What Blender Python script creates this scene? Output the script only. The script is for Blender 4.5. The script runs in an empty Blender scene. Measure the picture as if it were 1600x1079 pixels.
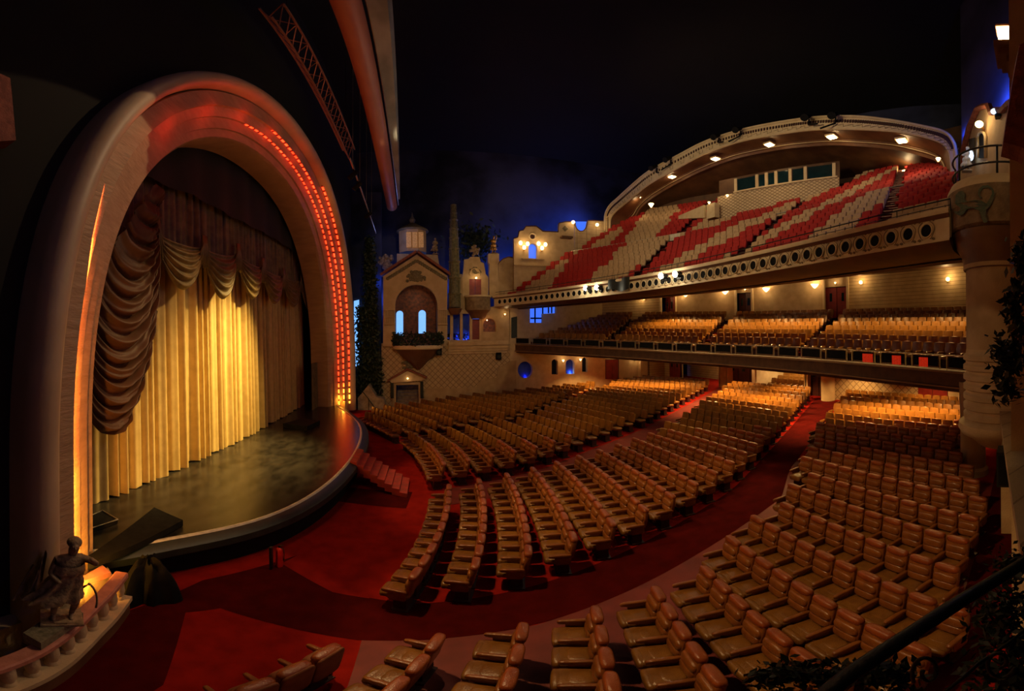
import bpy, bmesh, math, random
from mathutils import Vector, Matrix, noise as mnoise
from mathutils.geometry import tessellate_polygon
random.seed(7)
PI = math.pi
SC = bpy.context.scene
COL = SC.collection
# ------------------------------------------------------------ camera (a stitched wide panorama of 150 x 101 degrees)
HZ, KPX, X0, HOR, ROLL = 6.0, 611.0, 647.0, 522.0, math.radians(0.88)
AZC = (800 - X0) / KPX
cd = bpy.data.cameras.new('camera'); cam = bpy.data.objects.new('camera', cd); COL.objects.link(cam)
cd.type = 'PANO'; cd.panorama_type = 'EQUIRECTANGULAR'
cd.longitude_min = -800 / KPX; cd.longitude_max = 800 / KPX
cd.latitude_max = HOR / KPX; cd.latitude_min = -(1079 - HOR) / KPX
cd.clip_start = 0.05; cd.clip_end = 300
F = Vector((math.sin(AZC), math.cos(AZC), 0)); R = Vector((math.cos(AZC), -math.sin(AZC), 0)); U = Vector((0, 0, 1))
s_, c_ = math.sin(ROLL), math.cos(ROLL)
CAMR = R * c_ - U * s_; CAMU = R * s_ + U * c_; CAMF = F.copy()
M3 = Matrix((CAMR, CAMU, -F)).transposed()
cam.matrix_world = Matrix.Translation((0, 0, HZ)) @ M3.to_4x4()
SC.camera = cam
# ------------------------------------------------------------ world, colour management
W = bpy.data.worlds.new('night'); SC.world = W; W.use_nodes = True
W.node_tree.nodes['Background'].inputs[0].default_value = (0.35, 0.2, 0.1, 1)
W.node_tree.nodes['Background'].inputs[1].default_value = 0.01
SC.view_settings.view_transform = 'Standard'; SC.view_settings.look = 'None'
SC.view_settings.gamma = 1; SC.view_settings.use_curve_mapping = False
SC.view_settings.exposure = 0.0
SC.cycles.max_bounces = 6; SC.cycles.diffuse_bounces = 3; SC.cycles.glossy_bounces = 2
SC.cycles.sample_clamp_indirect = 3.0
try: SC.cycles.use_light_tree = True
except Exception: pass

# ------------------------------------------------------------ sight lines (a pixel of the photograph -> a direction)
def ray(px, py):
    lo = (px - 800) / KPX; la = (HOR - py) / KPX
    v = (CAMR * (math.sin(lo) * math.cos(la)) + CAMF * (math.cos(lo) * math.cos(la)) + CAMU * math.sin(la))
    h = math.hypot(v.x, v.y)
    return v.x / h, v.y / h, v.z / h
def atz(px, py, z):
    s, c, t = ray(px, py); D = (z - HZ) / t; return Vector((s * D, c * D, z))
def atx(px, py, x):
    s, c, t = ray(px, py); D = x / s; return Vector((x, c * D, HZ + t * D))
def aty(px, py, y):
    s, c, t = ray(px, py); D = y / c; return Vector((s * D, y, HZ + t * D))
def atd(px, py, D):
    s, c, t = ray(px, py); return Vector((s * D, c * D, HZ + t * D))
def proj(p):
    d = Vector(p) - Vector((0, 0, HZ)); a = d.dot(CAMR); b = d.dot(CAMF); c = d.dot(CAMU)
    return 800 + KPX * math.atan2(a, b), HOR - KPX * math.atan2(c, math.hypot(a, b))

# ------------------------------------------------------------ lights
def light(kind, loc, power, color, target=None, size=0.2, angle=60, blend=0.5, sy=None):
    l = bpy.data.lights.new('lamp_light', kind); o = bpy.data.objects.new('lamp_light', l); COL.objects.link(o)
    o.location = loc; l.energy = power; l.color = color
    if kind == 'AREA':
        l.size = size
        if sy: l.shape = 'RECTANGLE'; l.size_y = sy
    else: l.shadow_soft_size = size
    if kind == 'SPOT': l.spot_size = math.radians(angle); l.spot_blend = blend
    if target is not None:
        o.rotation_euler = (Vector(target) - Vector(loc)).to_track_quat('-Z', 'Y').to_euler()
    return o
WARM = (1.0, 0.62, 0.28); AMBER = (1.0, 0.5, 0.15); YEL = (1.0, 0.72, 0.34)
# stage wash on the house curtain, from the bar in front of the stage
light('SPOT', (-1.2, 19.0, 12.0), 24000, (1.0, 0.66, 0.20), (-8.3, 14.2, 2.0), 0.25, 54, 1.0)
light('SPOT', (-1.2, 15, 13.0), 2600, (1.0, 0.62, 0.22), (-8.3, 9.5, 3.6), 0.3, 46, 1.0)
# house wash over the stalls, from above the stage front
for y0, y1, e in ((9.0, 5.5, 3600), (16.0, 14.5, 2900), (24.0, 24.0, 2600)): light('SPOT', (-2.0, y0, 16.0), e * 0.95, (1.0, 0.62, 0.25), (5.0, y1, 0), 0.3, 46, 0.30)
light('SPOT', (-2.6, 9.0, 15.5), 700, (1.0, 0.55, 0.28), (-1.0, 6.0, 0), 0.35, 80, 0.8)
# wash on the chapel front from the camera side of the hall
light('SPOT', (3.0, 4.0, 13.5), 2500, (1.0, 0.66, 0.31), (0.3, 33, 7.2), 0.12, 34, 0.12)
light('SPOT', (3.0, 4.0, 13.5), 500, (1.0, 0.66, 0.31), (4.0, 33, 10), 0.3, 56, 0.6)
light('SPOT', (9.0, 12.0, 16.5), 900, (1.0, 0.70, 0.36), (11, 33, 14), 0.3, 60, 0.8)
# wash on the upper balcony, its canopy front and the tower
light('SPOT', (0.5, 12, 17.0), 2700, (1.0, 0.72, 0.38), (14.5, 16, 13.5), 0.4, 100, 0.8)
light('SPOT', (-2.0, 20, 16.0), 2600, (1.0, 0.78, 0.48), (17, 18, 18.5), 0.4, 72, 0.8)
light('SPOT', (-1.0, 9.0, 8.5), 420, (1.0, 0.66, 0.34), (11, 0.9, 4.6), 0.10, 15, 0.25)
light('SPOT', (1.0, 8.0, 12.0), 150, (1.0, 0.66, 0.34), (11, 1.0, 9.5), 0.3, 30, 0.8)
# near arch leg, left edge of the stage
light('SPOT', (1.0, 9.0, 13.0), 620, (1.0, 0.68, 0.38), (-5, 4, 5), 0.05, 67, 0.06)
# blue sky glow behind the roof lines
for p, e in (((-2.6, 36.3, 9.5), 90), ((3.4, 36.4, 10.5), 120), ((8.8, 36.2, 12.0), 190), ((13.6, 36.0, 15.0), 380), ((16.4, 36.0, 16.6), 300)):
    light('POINT', p, e, (0.06, 0.16, 1.0), size=0.4)

# ------------------------------------------------------------ materials
def mat(name, col, rough=0.7, col2=None, scale=3.0, bump=0.0, bscale=30.0, metal=0.0, emit=None, estr=0.0, stretch=None, spec=0.5, pat=None, detail=5.0):
    m = bpy.data.materials.new(name); m.use_nodes = True
    nt = m.node_tree; N = nt.nodes; L = nt.links; b = N['Principled BSDF']
    b.inputs['Roughness'].default_value = rough; b.inputs['Metallic'].default_value = metal
    b.inputs['Specular IOR Level'].default_value = spec
    tc = N.new('ShaderNodeNewGeometry'); vec = tc.outputs['Position']
    if stretch:
        mp = N.new('ShaderNodeMapping'); mp.inputs['Scale'].default_value = stretch; L.new(vec, mp.inputs[0]); vec = mp.outputs[0]
    nz = N.new('ShaderNodeTexNoise'); nz.inputs['Scale'].default_value = scale; nz.inputs['Detail'].default_value = detail; L.new(vec, nz.inputs['Vector'])
    cr_ = N.new('ShaderNodeValToRGB'); c2 = col2 or tuple(c * 0.72 for c in col)
    cr_.color_ramp.elements[0].position = 0.35; cr_.color_ramp.elements[0].color = (*c2, 1)
    cr_.color_ramp.elements[1].position = 0.65; cr_.color_ramp.elements[1].color = (*col, 1)
    L.new(nz.outputs['Fac'], cr_.inputs[0]); out = cr_.outputs[0]
    hgt = None
    if pat:
        sx = N.new('ShaderNodeSeparateXYZ'); L.new(tc.outputs['Position'], sx.inputs[0])
        def ma(op, a, b_=None, v=None):
            n = N.new('ShaderNodeMath'); n.operation = op; L.new(a, n.inputs[0])
            if b_ is not None: L.new(b_, n.inputs[1])
            if v is not None: n.inputs[1].default_value = v
            return n.outputs[0]
        def line(src, period, width):
            f = ma('FRACT', ma('MULTIPLY', src, v=1.0 / period)); f = ma('ABSOLUTE', ma('SUBTRACT', f, v=0.5))
            return ma('GREATER_THAN', f, v=0.5 - width)
        kind, period, width, pcol = pat
        xo, yo, zo = sx.outputs[0], sx.outputs[1], sx.outputs[2]
        if kind == 'diamond':
            xy = ma('ADD', xo, yo); mk = ma('MAXIMUM', line(ma('ADD', xy, zo), period, width), line(ma('SUBTRACT', xy, zo), period, width))
        elif kind == 'hline': mk = line(zo, period, width)
        elif kind == 'vline': mk = line(ma('ADD', xo, yo), period, width)
        elif kind == 'grid':
            mk = ma('MAXIMUM', line(zo, period, width), line(ma('ADD', ma('MULTIPLY', xo, v=0.5), yo), period, width))
        mx = N.new('ShaderNodeMix'); mx.data_type = 'RGBA'; L.new(mk, mx.inputs['Factor']); L.new(out, mx.inputs['A']); mx.inputs['B'].default_value = (*pcol, 1)
        out = mx.outputs['Result']; hgt = ma('MULTIPLY', mk, v=-1.0)
    L.new(out, b.inputs['Base Color'])
    if bump:
        n2 = N.new('ShaderNodeTexNoise'); n2.inputs['Scale'].default_value = bscale; n2.inputs['Detail'].default_value = 4; L.new(vec, n2.inputs['Vector'])
        bp = N.new('ShaderNodeBump'); bp.inputs['Strength'].default_value = bump; bp.inputs['Distance'].default_value = 0.03
        L.new(n2.outputs['Fac'], bp.inputs['Height']); L.new(bp.outputs[0], b.inputs['Normal'])
    if emit:
        b.inputs['Emission Color'].default_value = (*emit, 1); b.inputs['Emission Strength'].default_value = estr
    return m
MT = {}
MT['plaster'] = mat('cream_plaster', (0.60, 0.45, 0.26), 0.85, (0.50, 0.36, 0.20), 2.0, 0.3, 25)
MT['plaster2'] = mat('ochre_plaster', (0.50, 0.36, 0.20), 0.85, (0.38, 0.26, 0.13), 1.6, 0.3, 25)
MT['lattice'] = mat('diamond_plaster', (0.56, 0.41, 0.23), 0.85, (0.46, 0.33, 0.18), 2.0, 0.2, 25, pat=('diamond', 0.50, 0.07, (0.25, 0.165, 0.085)))
MT['stripes'] = mat('lined_plaster', (0.62, 0.47, 0.26), 0.8, (0.52, 0.38, 0.2), 2.0, 0.1, 20, pat=('hline', 0.24, 0.06, (0.26, 0.17, 0.08)))
MT['block'] = mat('stone_block_plaster', (0.55, 0.42, 0.25), 0.85, (0.44, 0.32, 0.18), 2.0, 0.2, 20, pat=('grid', 0.5, 0.03, (0.3, 0.21, 0.12)))
MT['boothlat'] = mat('booth_lattice', (0.66, 0.52, 0.33), 0.8, (0.58, 0.45, 0.27), 2.0, 0.1, 20, pat=('diamond', 0.26, 0.11, (0.24, 0.15, 0.08)))
MT['arch'] = mat('arch_plaster', (0.44, 0.29, 0.17), 0.5, (0.36, 0.23, 0.13), 1.2, 0.9, 3.0, stretch=(1, 1, 5))
MT['archroll'] = mat('arch_roll_plaster', (0.50, 0.36, 0.24), 0.5, (0.44, 0.30, 0.19), 1.0, 0.1, 12)
MT['relief'] = mat('green_grey_relief', (0.24, 0.20, 0.12), 0.8, (0.13, 0.11, 0.06), 14, 0.5, 40)
MT['liongreen'] = mat('worn_green_paint', (0.075, 0.12, 0.085), 0.8, (0.13, 0.15, 0.10), 10, 0.3, 40)
MT['panelstone'] = mat('weathered_stone', (0.30, 0.22, 0.13), 0.9, (0.18, 0.12, 0.07), 3.5, 0.6, 18)
MT['spire'] = mat('bronze_green_column', (0.19, 0.18, 0.10), 0.6, (0.09, 0.09, 0.05), 6, 0.4, 20)
MT['gold'] = mat('gilded_bronze', (0.75, 0.45, 0.12), 0.35, (0.4, 0.2, 0.05), 8, 0.2, 30, metal=0.8)
MT['bronze'] = mat('aged_painted_stone', (0.38, 0.26, 0.14), 0.7, (0.16, 0.11, 0.06), 7, 0.6, 25)
MT['whitestone'] = mat('white_stone', (0.6, 0.6, 0.62), 0.7, None, 4, 0.2, 20)
MT['rooftile'] = mat('red_roof_tile', (0.30, 0.09, 0.05), 0.8, (0.18, 0.05, 0.03), 8, 0.6, 30)
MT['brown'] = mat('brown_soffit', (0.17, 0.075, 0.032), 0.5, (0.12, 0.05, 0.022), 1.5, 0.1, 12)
MT['mezzfascia'] = mat('brown_mezzanine_front', (0.13, 0.06, 0.028), 0.7, (0.08, 0.036, 0.016), 2.5, 0.3, 14, pat=('vline', 1.4, 0.01, (0.08, 0.04, 0.02)))
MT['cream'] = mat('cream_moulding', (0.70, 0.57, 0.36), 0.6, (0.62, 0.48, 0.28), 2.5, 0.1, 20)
MT['black'] = mat('matt_black', (0.010, 0.010, 0.010), 0.85, (0.005, 0.005, 0.005), 5, 0.0, spec=0.15)
MT['blackgloss'] = mat('black_metal', (0.02, 0.02, 0.02), 0.35, None, 5, metal=0.3)
MT['iron'] = mat('black_green_iron', (0.02, 0.026, 0.02), 0.5, (0.012, 0.016, 0.012), 6, 0.2, 40, metal=0.4)
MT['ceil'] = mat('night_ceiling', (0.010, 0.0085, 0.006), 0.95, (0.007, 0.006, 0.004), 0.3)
MT['sky'] = mat('painted_night_sky', (0.06, 0.07, 0.14), 0.95, (0.006, 0.008, 0.016), 0.20, detail=8)
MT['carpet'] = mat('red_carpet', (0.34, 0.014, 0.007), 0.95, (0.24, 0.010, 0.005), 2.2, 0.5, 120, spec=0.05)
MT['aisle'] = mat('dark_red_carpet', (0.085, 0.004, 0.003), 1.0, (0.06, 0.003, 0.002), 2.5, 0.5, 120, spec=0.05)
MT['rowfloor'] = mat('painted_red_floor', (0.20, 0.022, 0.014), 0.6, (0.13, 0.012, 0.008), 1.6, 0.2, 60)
MT['leatherr'] = mat('russet_leather', (0.30, 0.066, 0.012), 0.34, (0.22, 0.045, 0.008), 5, 0.25, 45, spec=0.6)
MT['leatherm'] = mat('matt_back_leather', (0.24, 0.085, 0.035), 0.6, (0.18, 0.06, 0.025), 5, 0.2, 45, spec=0.3)
MT['leather'] = mat('brown_leather', (0.25, 0.105, 0.018), 0.28, (0.18, 0.072, 0.012), 5, 0.25, 45, spec=0.6)
MT['leatherb'] = mat('cognac_leather', (0.28, 0.092, 0.016), 0.30, (0.20, 0.062, 0.010), 5, 0.25, 45, spec=0.6)
MT['seatbase'] = mat('dark_red_seat_base', (0.045, 0.008, 0.006), 0.6, None, 5)
MT['redseat'] = mat('red_seat_cloth', (0.42, 0.014, 0.010), 0.8, (0.32, 0.01, 0.008), 6)
MT['creamseat'] = mat('tan_seat_cloth', (0.52, 0.36, 0.20), 0.8, (0.42, 0.28, 0.15), 6)
MT['curtain'] = mat('gold_curtain_cloth', (0.62, 0.44, 0.16), 0.62, (0.52, 0.36, 0.12), 3, 0.1, 60)
MT['swag'] = mat('brown_swag_satin', (0.17, 0.115, 0.04), 0.5, (0.09, 0.06, 0.02), 3, 0.2, 50)
MT['drape'] = mat('dark_red_brown_drape', (0.10, 0.042, 0.017), 0.6, (0.08, 0.035, 0.015), 2, 0.2, 40)
MT['border'] = mat('dark_blue_border_cloth', (0.006, 0.009, 0.013), 0.8, (0.004, 0.006, 0.009), 1.5, 0.4, 6)
MT['stagefloor'] = mat('scuffed_black_stage', (0.034, 0.030, 0.024), 0.26, (0.008, 0.008, 0.007), 1.6, 0.03, 30, stretch=(1.6, 0.7, 1), spec=0.4, detail=9)
MT['nosing'] = mat('grey_stage_nosing', (0.020, 0.028, 0.024), 0.45, (0.012, 0.017, 0.015), 3, 0.1, 30)
MT['edgewhite'] = mat('worn_white_edge', (0.6, 0.58, 0.5), 0.4, None, 6)
MT['stair'] = mat('faded_red_stair_carpet', (0.5, 0.05, 0.035), 0.9, (0.32, 0.05, 0.035), 4, 0.3, 80)
MT['reddoor'] = mat('red_door_paint', (0.24, 0.014, 0.010), 0.45, (0.17, 0.01, 0.007), 3)
MT['darkdoor'] = mat('dark_red_door_paint', (0.07, 0.012, 0.010), 0.5, None, 3)
MT['leaf'] = mat('dark_green_leaf', (0.03, 0.05, 0.018), 0.6, (0.012, 0.022, 0.008), 12)
MT['wood'] = mat('brown_stem', (0.06, 0.04, 0.02), 0.8, None, 8)
MT['redpaint'] = mat('red_cylinder_paint', (0.85, 0.03, 0.02), 0.3, None, 5)
MT['steel'] = mat('pale_steel', (0.5, 0.46, 0.38), 0.35, None, 5, metal=0.8)
MT['tube'] = mat('orange_lit_metal', (0.42, 0.16, 0.09), 0.5, (0.38, 0.14, 0.08), 1.0)
MT['greyroll'] = mat('grey_screen_cloth', (0.30, 0.30, 0.26), 0.7, (0.18, 0.18, 0.15), 1.4, stretch=(1, 0.4, 1))
MT['trussred'] = mat('dusty_truss', (0.22, 0.10, 0.07), 0.5, None, 4, metal=0.3)
MT['winblue'] = mat('blue_lit_window', (0.03, 0.06, 0.2), 0.5, emit=(0.05, 0.17, 1.0), estr=1.0)
MT['winpale'] = mat('pale_blue_lit_window', (0.2, 0.4, 0.6), 0.5, emit=(0.20, 0.50, 1.0), estr=1.1)
MT['recessblue'] = mat('blue_light_tinted_recess', (0.05, 0.10, 0.45), 0.9, (0.035, 0.07, 0.35), 2)  # blue of the recess light is put into this wall colour
MT['windeep'] = mat('deep_blue_window', (0.004, 0.008, 0.02), 0.8, emit=None)
MT['bulb'] = mat('warm_lamp_glass', (0.9, 0.8, 0.6), 0.4, emit=(1.0, 0.62, 0.25), estr=5)
MT['bulbhot'] = mat('bright_lamp_lens', (1, 1, 1), 0.3, emit=(1.0, 0.88, 0.66), estr=60)
MT['bulbwhite'] = mat('cold_lamp_glass', (0.9, 0.9, 1), 0.4, emit=(0.5, 0.75, 1.0), estr=3)
MT['panelamp'] = mat('downlight_panel', (1, 0.9, 0.7), 0.4, emit=(1.0, 0.66, 0.30), estr=22)
MT['ledred'] = mat('red_light_strip', (0.3, 0.01, 0.01), 0.5)
def _led():
    m = MT['ledred']; nt = m.node_tree; N = nt.nodes; L = nt.links; b = N['Principled BSDF']
    g_ = N.new('ShaderNodeNewGeometry'); sx = N.new('ShaderNodeSeparateXYZ'); L.new(g_.outputs['Position'], sx.inputs[0])
    def ma(op, a, v):
        n = N.new('ShaderNodeMath'); n.operation = op
        (L.new(a, n.inputs[0]) if hasattr(a, 'links') else None)
        if hasattr(v, 'links'): L.new(v, n.inputs[1])
        else: n.inputs[1].default_value = v
        return n.outputs[0]
    an = ma('ARCTAN2', ma('SUBTRACT', sx.outputs[2], 3.0), ma('SUBTRACT', sx.outputs[1], 16.8))
    fr = N.new('ShaderNodeMath'); fr.operation = 'FRACT'; L.new(ma('MULTIPLY', an, 26.0), fr.inputs[0])
    mr = N.new('ShaderNodeMapRange'); mr.inputs['From Min'].default_value = 0.30; mr.inputs['From Max'].default_value = 0.42; L.new(fr.outputs[0], mr.inputs['Value'])
    nz = N.new('ShaderNodeTexNoise'); nz.inputs['Scale'].default_value = 1.4; L.new(g_.outputs['Position'], nz.inputs['Vector'])
    s_ = ma('MULTIPLY', mr.outputs[0], ma('MULTIPLY', nz.outputs['Fac'], 13.0))
    cr_ = N.new('ShaderNodeValToRGB'); cr_.color_ramp.elements[0].position = 0.08; cr_.color_ramp.elements[0].color = (1, 0.38, 0.03, 1); cr_.color_ramp.elements[1].position = 0.16; cr_.color_ramp.elements[1].color = (1, 0.03, 0.006, 1)
    L.new(ma('MULTIPLY', sx.outputs[2], 0.06), cr_.inputs[0]); L.new(cr_.outputs[0], b.inputs['Emission Color']); L.new(s_, b.inputs['Emission Strength'])
_led()
MT['ledamber'] = mat('amber_light_strip', (0.9, 0.5, 0.1), 0.5, emit=(1.0, 0.42, 0.05), estr=9.0)
MT['redglow'] = mat('red_cloth_own_glow', (0.6, 0.02, 0.01), 0.6, (0.12, 0.004, 0.002), 30, emit=(1.0, 0.04, 0.01), estr=0.28)  # faint emission in the cloth stands in for light on it
MT['glass'] = mat('dark_booth_glass', (0.01, 0.03, 0.04), 0.08, None, 2)

# ------------------------------------------------------------ mesh building
class G:
    def __init__(s): s.v = []; s.f = []
    def add(s, vs, fs):
        n = len(s.v); s.v += [Vector(p) for p in vs]; s.f += [tuple(i + n for i in f) for f in fs]; return s
    def box(s, c, d, rz=0, M=None):
        x, y, z = d[0] / 2, d[1] / 2, d[2] / 2; ca, sa = math.cos(rz), math.sin(rz); vs = []
        for i in (-1, 1):
            for j in (-1, 1):
                for k in (-1, 1):
                    a, b = i * x, j * y; vs.append(Vector((c[0] + a * ca - b * sa, c[1] + a * sa + b * ca, c[2] + k * z)))
        return s.add(vs, [(0, 1, 3, 2), (4, 6, 7, 5), (0, 4, 5, 1), (2, 3, 7, 6), (0, 2, 6, 4), (1, 5, 7, 3)])
    def bar(s, a, b, r, n=8, r2=None):
        return s.tube([a, b], [r, r if r2 is None else r2], n)
    def tube(s, pts, r, n=8, closed=False):
        P = [Vector(p) for p in pts]; m = len(P); rr = r if isinstance(r, (list, tuple)) else [r] * m
        vs = []; fs = []; up = Vector((0, 0, 1)); prev = None
        for i in range(m):
            if closed: t = P[(i + 1) % m] - P[i - 1]
            else: t = P[min(i + 1, m - 1)] - P[max(i - 1, 0)]
            if t.length < 1e-9: t = Vector((0, 0, 1))
            t.normalize()
            if prev is None:
                a = t.cross(up)
                if a.length < 0.05: a = t.cross(Vector((1, 0, 0)))
            else: a = prev - t * prev.dot(t)
            a.normalize(); prev = a; b = t.cross(a)
            for k in range(n):
                q = 2 * PI * k / n; vs.append(P[i] + (a * math.cos(q) + b * math.sin(q)) * rr[i])
        for i in range(m if closed else m - 1):
            j = (i + 1) % m
            for k in range(n): fs.append((i * n + k, i * n + (k + 1) % n, j * n + (k + 1) % n, j * n + k))
        if not closed: fs.append(tuple(range(n - 1, -1, -1))); fs.append(tuple((m - 1) * n + k for k in range(n)))
        return s.add(vs, fs)
    def lathe(s, prof, c, n=24, a0=0, a1=2 * PI):
        full = abs(a1 - a0 - 2 * PI) < 1e-6; m = n if full else n + 1; vs = []; fs = []
        for r, z in prof:
            for k in range(m):
                q = a0 + (a1 - a0) * k / n; vs.append((c[0] + r * math.cos(q), c[1] + r * math.sin(q), c[2] + z))
        for i in range(len(prof) - 1):
            for k in range(n if full else n): 
                k2 = (k + 1) % m; fs.append((i * m + k, i * m + k2, (i + 1) * m + k2, (i + 1) * m + k))
        if full:
            fs.append(tuple(range(m - 1, -1, -1))); fs.append(tuple((len(prof) - 1) * m + k for k in range(m)))
        return s.add(vs, fs)
    def ball(s, c, r, n=10, sc=(1, 1, 1)):
        vs = []; fs = []; h = max(4, n // 2 + 1)
        for i in range(h + 1):
            p = PI * i / h
            for k in range(n):
                q = 2 * PI * k / n; vs.append((c[0] + r * sc[0] * math.sin(p) * math.cos(q), c[1] + r * sc[1] * math.sin(p) * math.sin(q), c[2] + r * sc[2] * math.cos(p)))
        for i in range(h):
            for k in range(n): fs.append((i * n + k, (i + 1) * n + k, (i + 1) * n + (k + 1) % n, i * n + (k + 1) % n))
        return s.add(vs, fs)
    def pad(s, c, d, e=0.45, nu=12, nv=6, tilt=0, rot=0):
        # a puffy cushion (superellipsoid); tilt leans it about Y
        sg = lambda w, m: math.copysign(abs(w) ** m, w); vs = []; fs = []; ct, st = math.cos(tilt), math.sin(tilt)
        for i in range(nv + 1):
            p = -PI / 2 + PI * i / nv
            for k in range(nu):
                q = -PI + 2 * PI * (k + 0.5) / nu
                x = d[0] / 2 * sg(math.cos(p), e) * sg(math.cos(q), e); y = d[1] / 2 * sg(math.cos(p), e) * sg(math.sin(q), e); z = d[2] / 2 * sg(math.sin(p), e)
                vs.append((c[0] + x * ct + z * st, c[1] + y, c[2] - x * st + z * ct))
        for i in range(nv):
            for k in range(nu): fs.append((i * nu + k, i * nu + (k + 1) % nu, (i + 1) * nu + (k + 1) % nu, (i + 1) * nu + k))
        return s.add(vs, fs)
    def grid(s, fn, nu, nv, closeu=False):
        vs = [fn(i / nu, j / nv) for j in range(nv + 1) for i in range(nu + 1)]; fs = []
        for j in range(nv):
            for i in range(nu):
                a = j * (nu + 1) + i; fs.append((a, a + 1, a + nu + 2, a + nu + 1))
        return s.add(vs, fs)
    def sweep(s, prof, fn, n, caps=True):
        # prof: list of 2D points; fn(t, a, b) -> point
        m = len(prof); vs = [fn(i / n, a, b) for i in range(n + 1) for a, b in prof]; fs = []
        for i in range(n):
            for k in range(m): fs.append((i * m + k, i * m + (k + 1) % m, (i + 1) * m + (k + 1) % m, (i + 1) * m + k))
        if caps: fs.append(tuple(range(m - 1, -1, -1))); fs.append(tuple(n * m + k for k in range(m)))
        return s.add(vs, fs)
    def slab(s, outer, holes, mp, t0, t1):
        # flat shape with holes, thickened between t0 and t1; mp(u, v, t) -> point
        loops = [outer] + list(holes); flat = [p for l in loops for p in l]; n = len(flat)
        tri = tessellate_polygon([[Vector((p[0], p[1], 0)) for p in l] for l in loops])
        vs = [mp(p[0], p[1], t0) for p in flat] + [mp(p[0], p[1], t1) for p in flat]
        fs = [tuple(t) for t in tri] + [tuple(i + n for i in reversed(t)) for t in tri]
        k = 0
        for l in loops:
            m = len(l)
            for i in range(m): a, b = k + i, k + (i + 1) % m; fs.append((a, b, b + n, a + n))
            k += m
        return s.add(vs, fs)
    def strip(s, pts, z0, z1, th, closed=False):
        # a wall along a plan polyline, thickness th to the left side of travel; z0, z1 numbers or lists
        m = len(pts); Z0 = z0 if isinstance(z0, (list, tuple)) else [z0] * m; Z1 = z1 if isinstance(z1, (list, tuple)) else [z1] * m
        vs = []
        for i in range(m):
            a = pts[max(i - 1, 0)]; b = pts[min(i + 1, m - 1)]; dx, dy = b[0] - a[0], b[1] - a[1]; l = math.hypot(dx, dy) or 1
            nx, ny = -dy / l * th, dx / l * th; x, y = pts[i][0], pts[i][1]
            vs += [(x, y, Z0[i]), (x, y, Z1[i]), (x + nx, y + ny, Z1[i]), (x + nx, y + ny, Z0[i])]
        fs = []
        for i in range(m - 1):
            for k in range(4): fs.append((4 * i + k, 4 * i + (k + 1) % 4, 4 * i + 4 + (k + 1) % 4, 4 * i + 4 + k))
        fs += [(3, 2, 1, 0), tuple(4 * (m - 1) + k for k in range(4))]
        return s.add(vs, fs)
WL = {}
def mesh_of(name, g, m, smooth=None):
    me = bpy.data.meshes.new(name); me.from_pydata([tuple(v) for v in g.v], [], g.f)
    bm = bmesh.new(); bm.from_mesh(me); bmesh.ops.recalc_face_normals(bm, faces=bm.faces); bm.to_mesh(me); bm.free()
    me.materials.append(m)
    if smooth:
        me.shade_smooth()
        if smooth is not True: me.set_sharp_from_angle(angle=math.radians(smooth))
    return me
def ob(name, g, m, parent=None, smooth=None, label=None, cat=None, group=None, kind=None):
    lo = Vector([min(v[i] for v in g.v) for i in range(3)]); hi = Vector([max(v[i] for v in g.v) for i in range(3)])
    c = Vector(((lo.x + hi.x) / 2, (lo.y + hi.y) / 2, lo.z)); g.v = [v - c for v in g.v]
    o = bpy.data.objects.new(name, mesh_of(name, g, MT[m] if isinstance(m, str) else m, smooth)); COL.objects.link(o)
    if parent is not None: o.parent = parent; o.location = c - WL[parent.name]
    else: o.location = c
    WL[o.name] = c
    # texture space follows the world, so patterns run on between objects
    if label: o['label'] = label
    if cat: o['category'] = cat
    if group: o['group'] = group
    if kind: o['kind'] = kind
    return o
def thing(name, label, cat, loc, group=None):
    o = bpy.data.objects.new(name, None); COL.objects.link(o); o.location = loc; o.empty_display_size = 0.2
    o['label'] = label; o['category'] = cat
    if group: o['group'] = group
    WL[o.name] = Vector(loc); return o
def struct(name, g, m, parent=None, smooth=None): return ob(name, g, m, parent, smooth, kind='structure')
def interp(tab, x):
    if x <= tab[0][0]: 
        a, b = tab[0], tab[1]
    elif x >= tab[-1][0]: a, b = tab[-2], tab[-1]
    else:
        for a, b in zip(tab, tab[1:]):
            if a[0] <= x <= b[0]: break
    return a[1] + (b[1] - a[1]) * (x - a[0]) / (b[0] - a[0])
ORD = 'zeroth first second third fourth fifth sixth seventh eighth ninth tenth eleventh twelfth thirteenth fourteenth fifteenth sixteenth seventeenth eighteenth nineteenth twentieth'.split()
def od(n):
    if n <= 20: return ORD[n]
    t = {20: 'twenty', 30: 'thirty', 40: 'forty', 50: 'fifty', 60: 'sixty', 70: 'seventy'}[n // 10 * 10]
    return t + '-' + ORD[n % 10] if n % 10 else {20: 'twentieth', 30: 'thirtieth', 40: 'fortieth', 50: 'fiftieth', 60: 'sixtieth', 70: 'seventieth'}[n]
# ============================================================ hall shell
YF = 33.0            # plane of the chapel-side wall
def fz(x): return 0.042 * max(0.0, min(x, 25.0))
def rk(y, y0, c): return c
def RR(c): return 15.0 + 2.0 * max(c, 0)
def rowx(c, y): return c - (y - 13.4) ** 2 / (2 * RR(c))
EA_N = [(-3, 5.3), (-0.85, 5.45), (4.6, 5.75), (9.9, 6.7), (12, 8.1), (16, 9.6), (20, 10.8), (24, 12.2)]
EA_M = [(-3, 6.8), (0, 7.0), (5, 8.0), (9.4, 9.0), (12, 9.9), (16, 11.5), (21, 13.6), (24, 14.8)]
EB_1 = [(-1, 12.6), (1, 12.8), (5, 13.4), (7.8, 14.0), (11.3, 15.4), (14, 17.0), (24, 22.4)]
EB_2 = [(-1, 14.1), (1, 14.3), (5, 15.2), (8, 16.6), (12, 18.2), (14, 19.3), (24, 24.4)]
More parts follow.
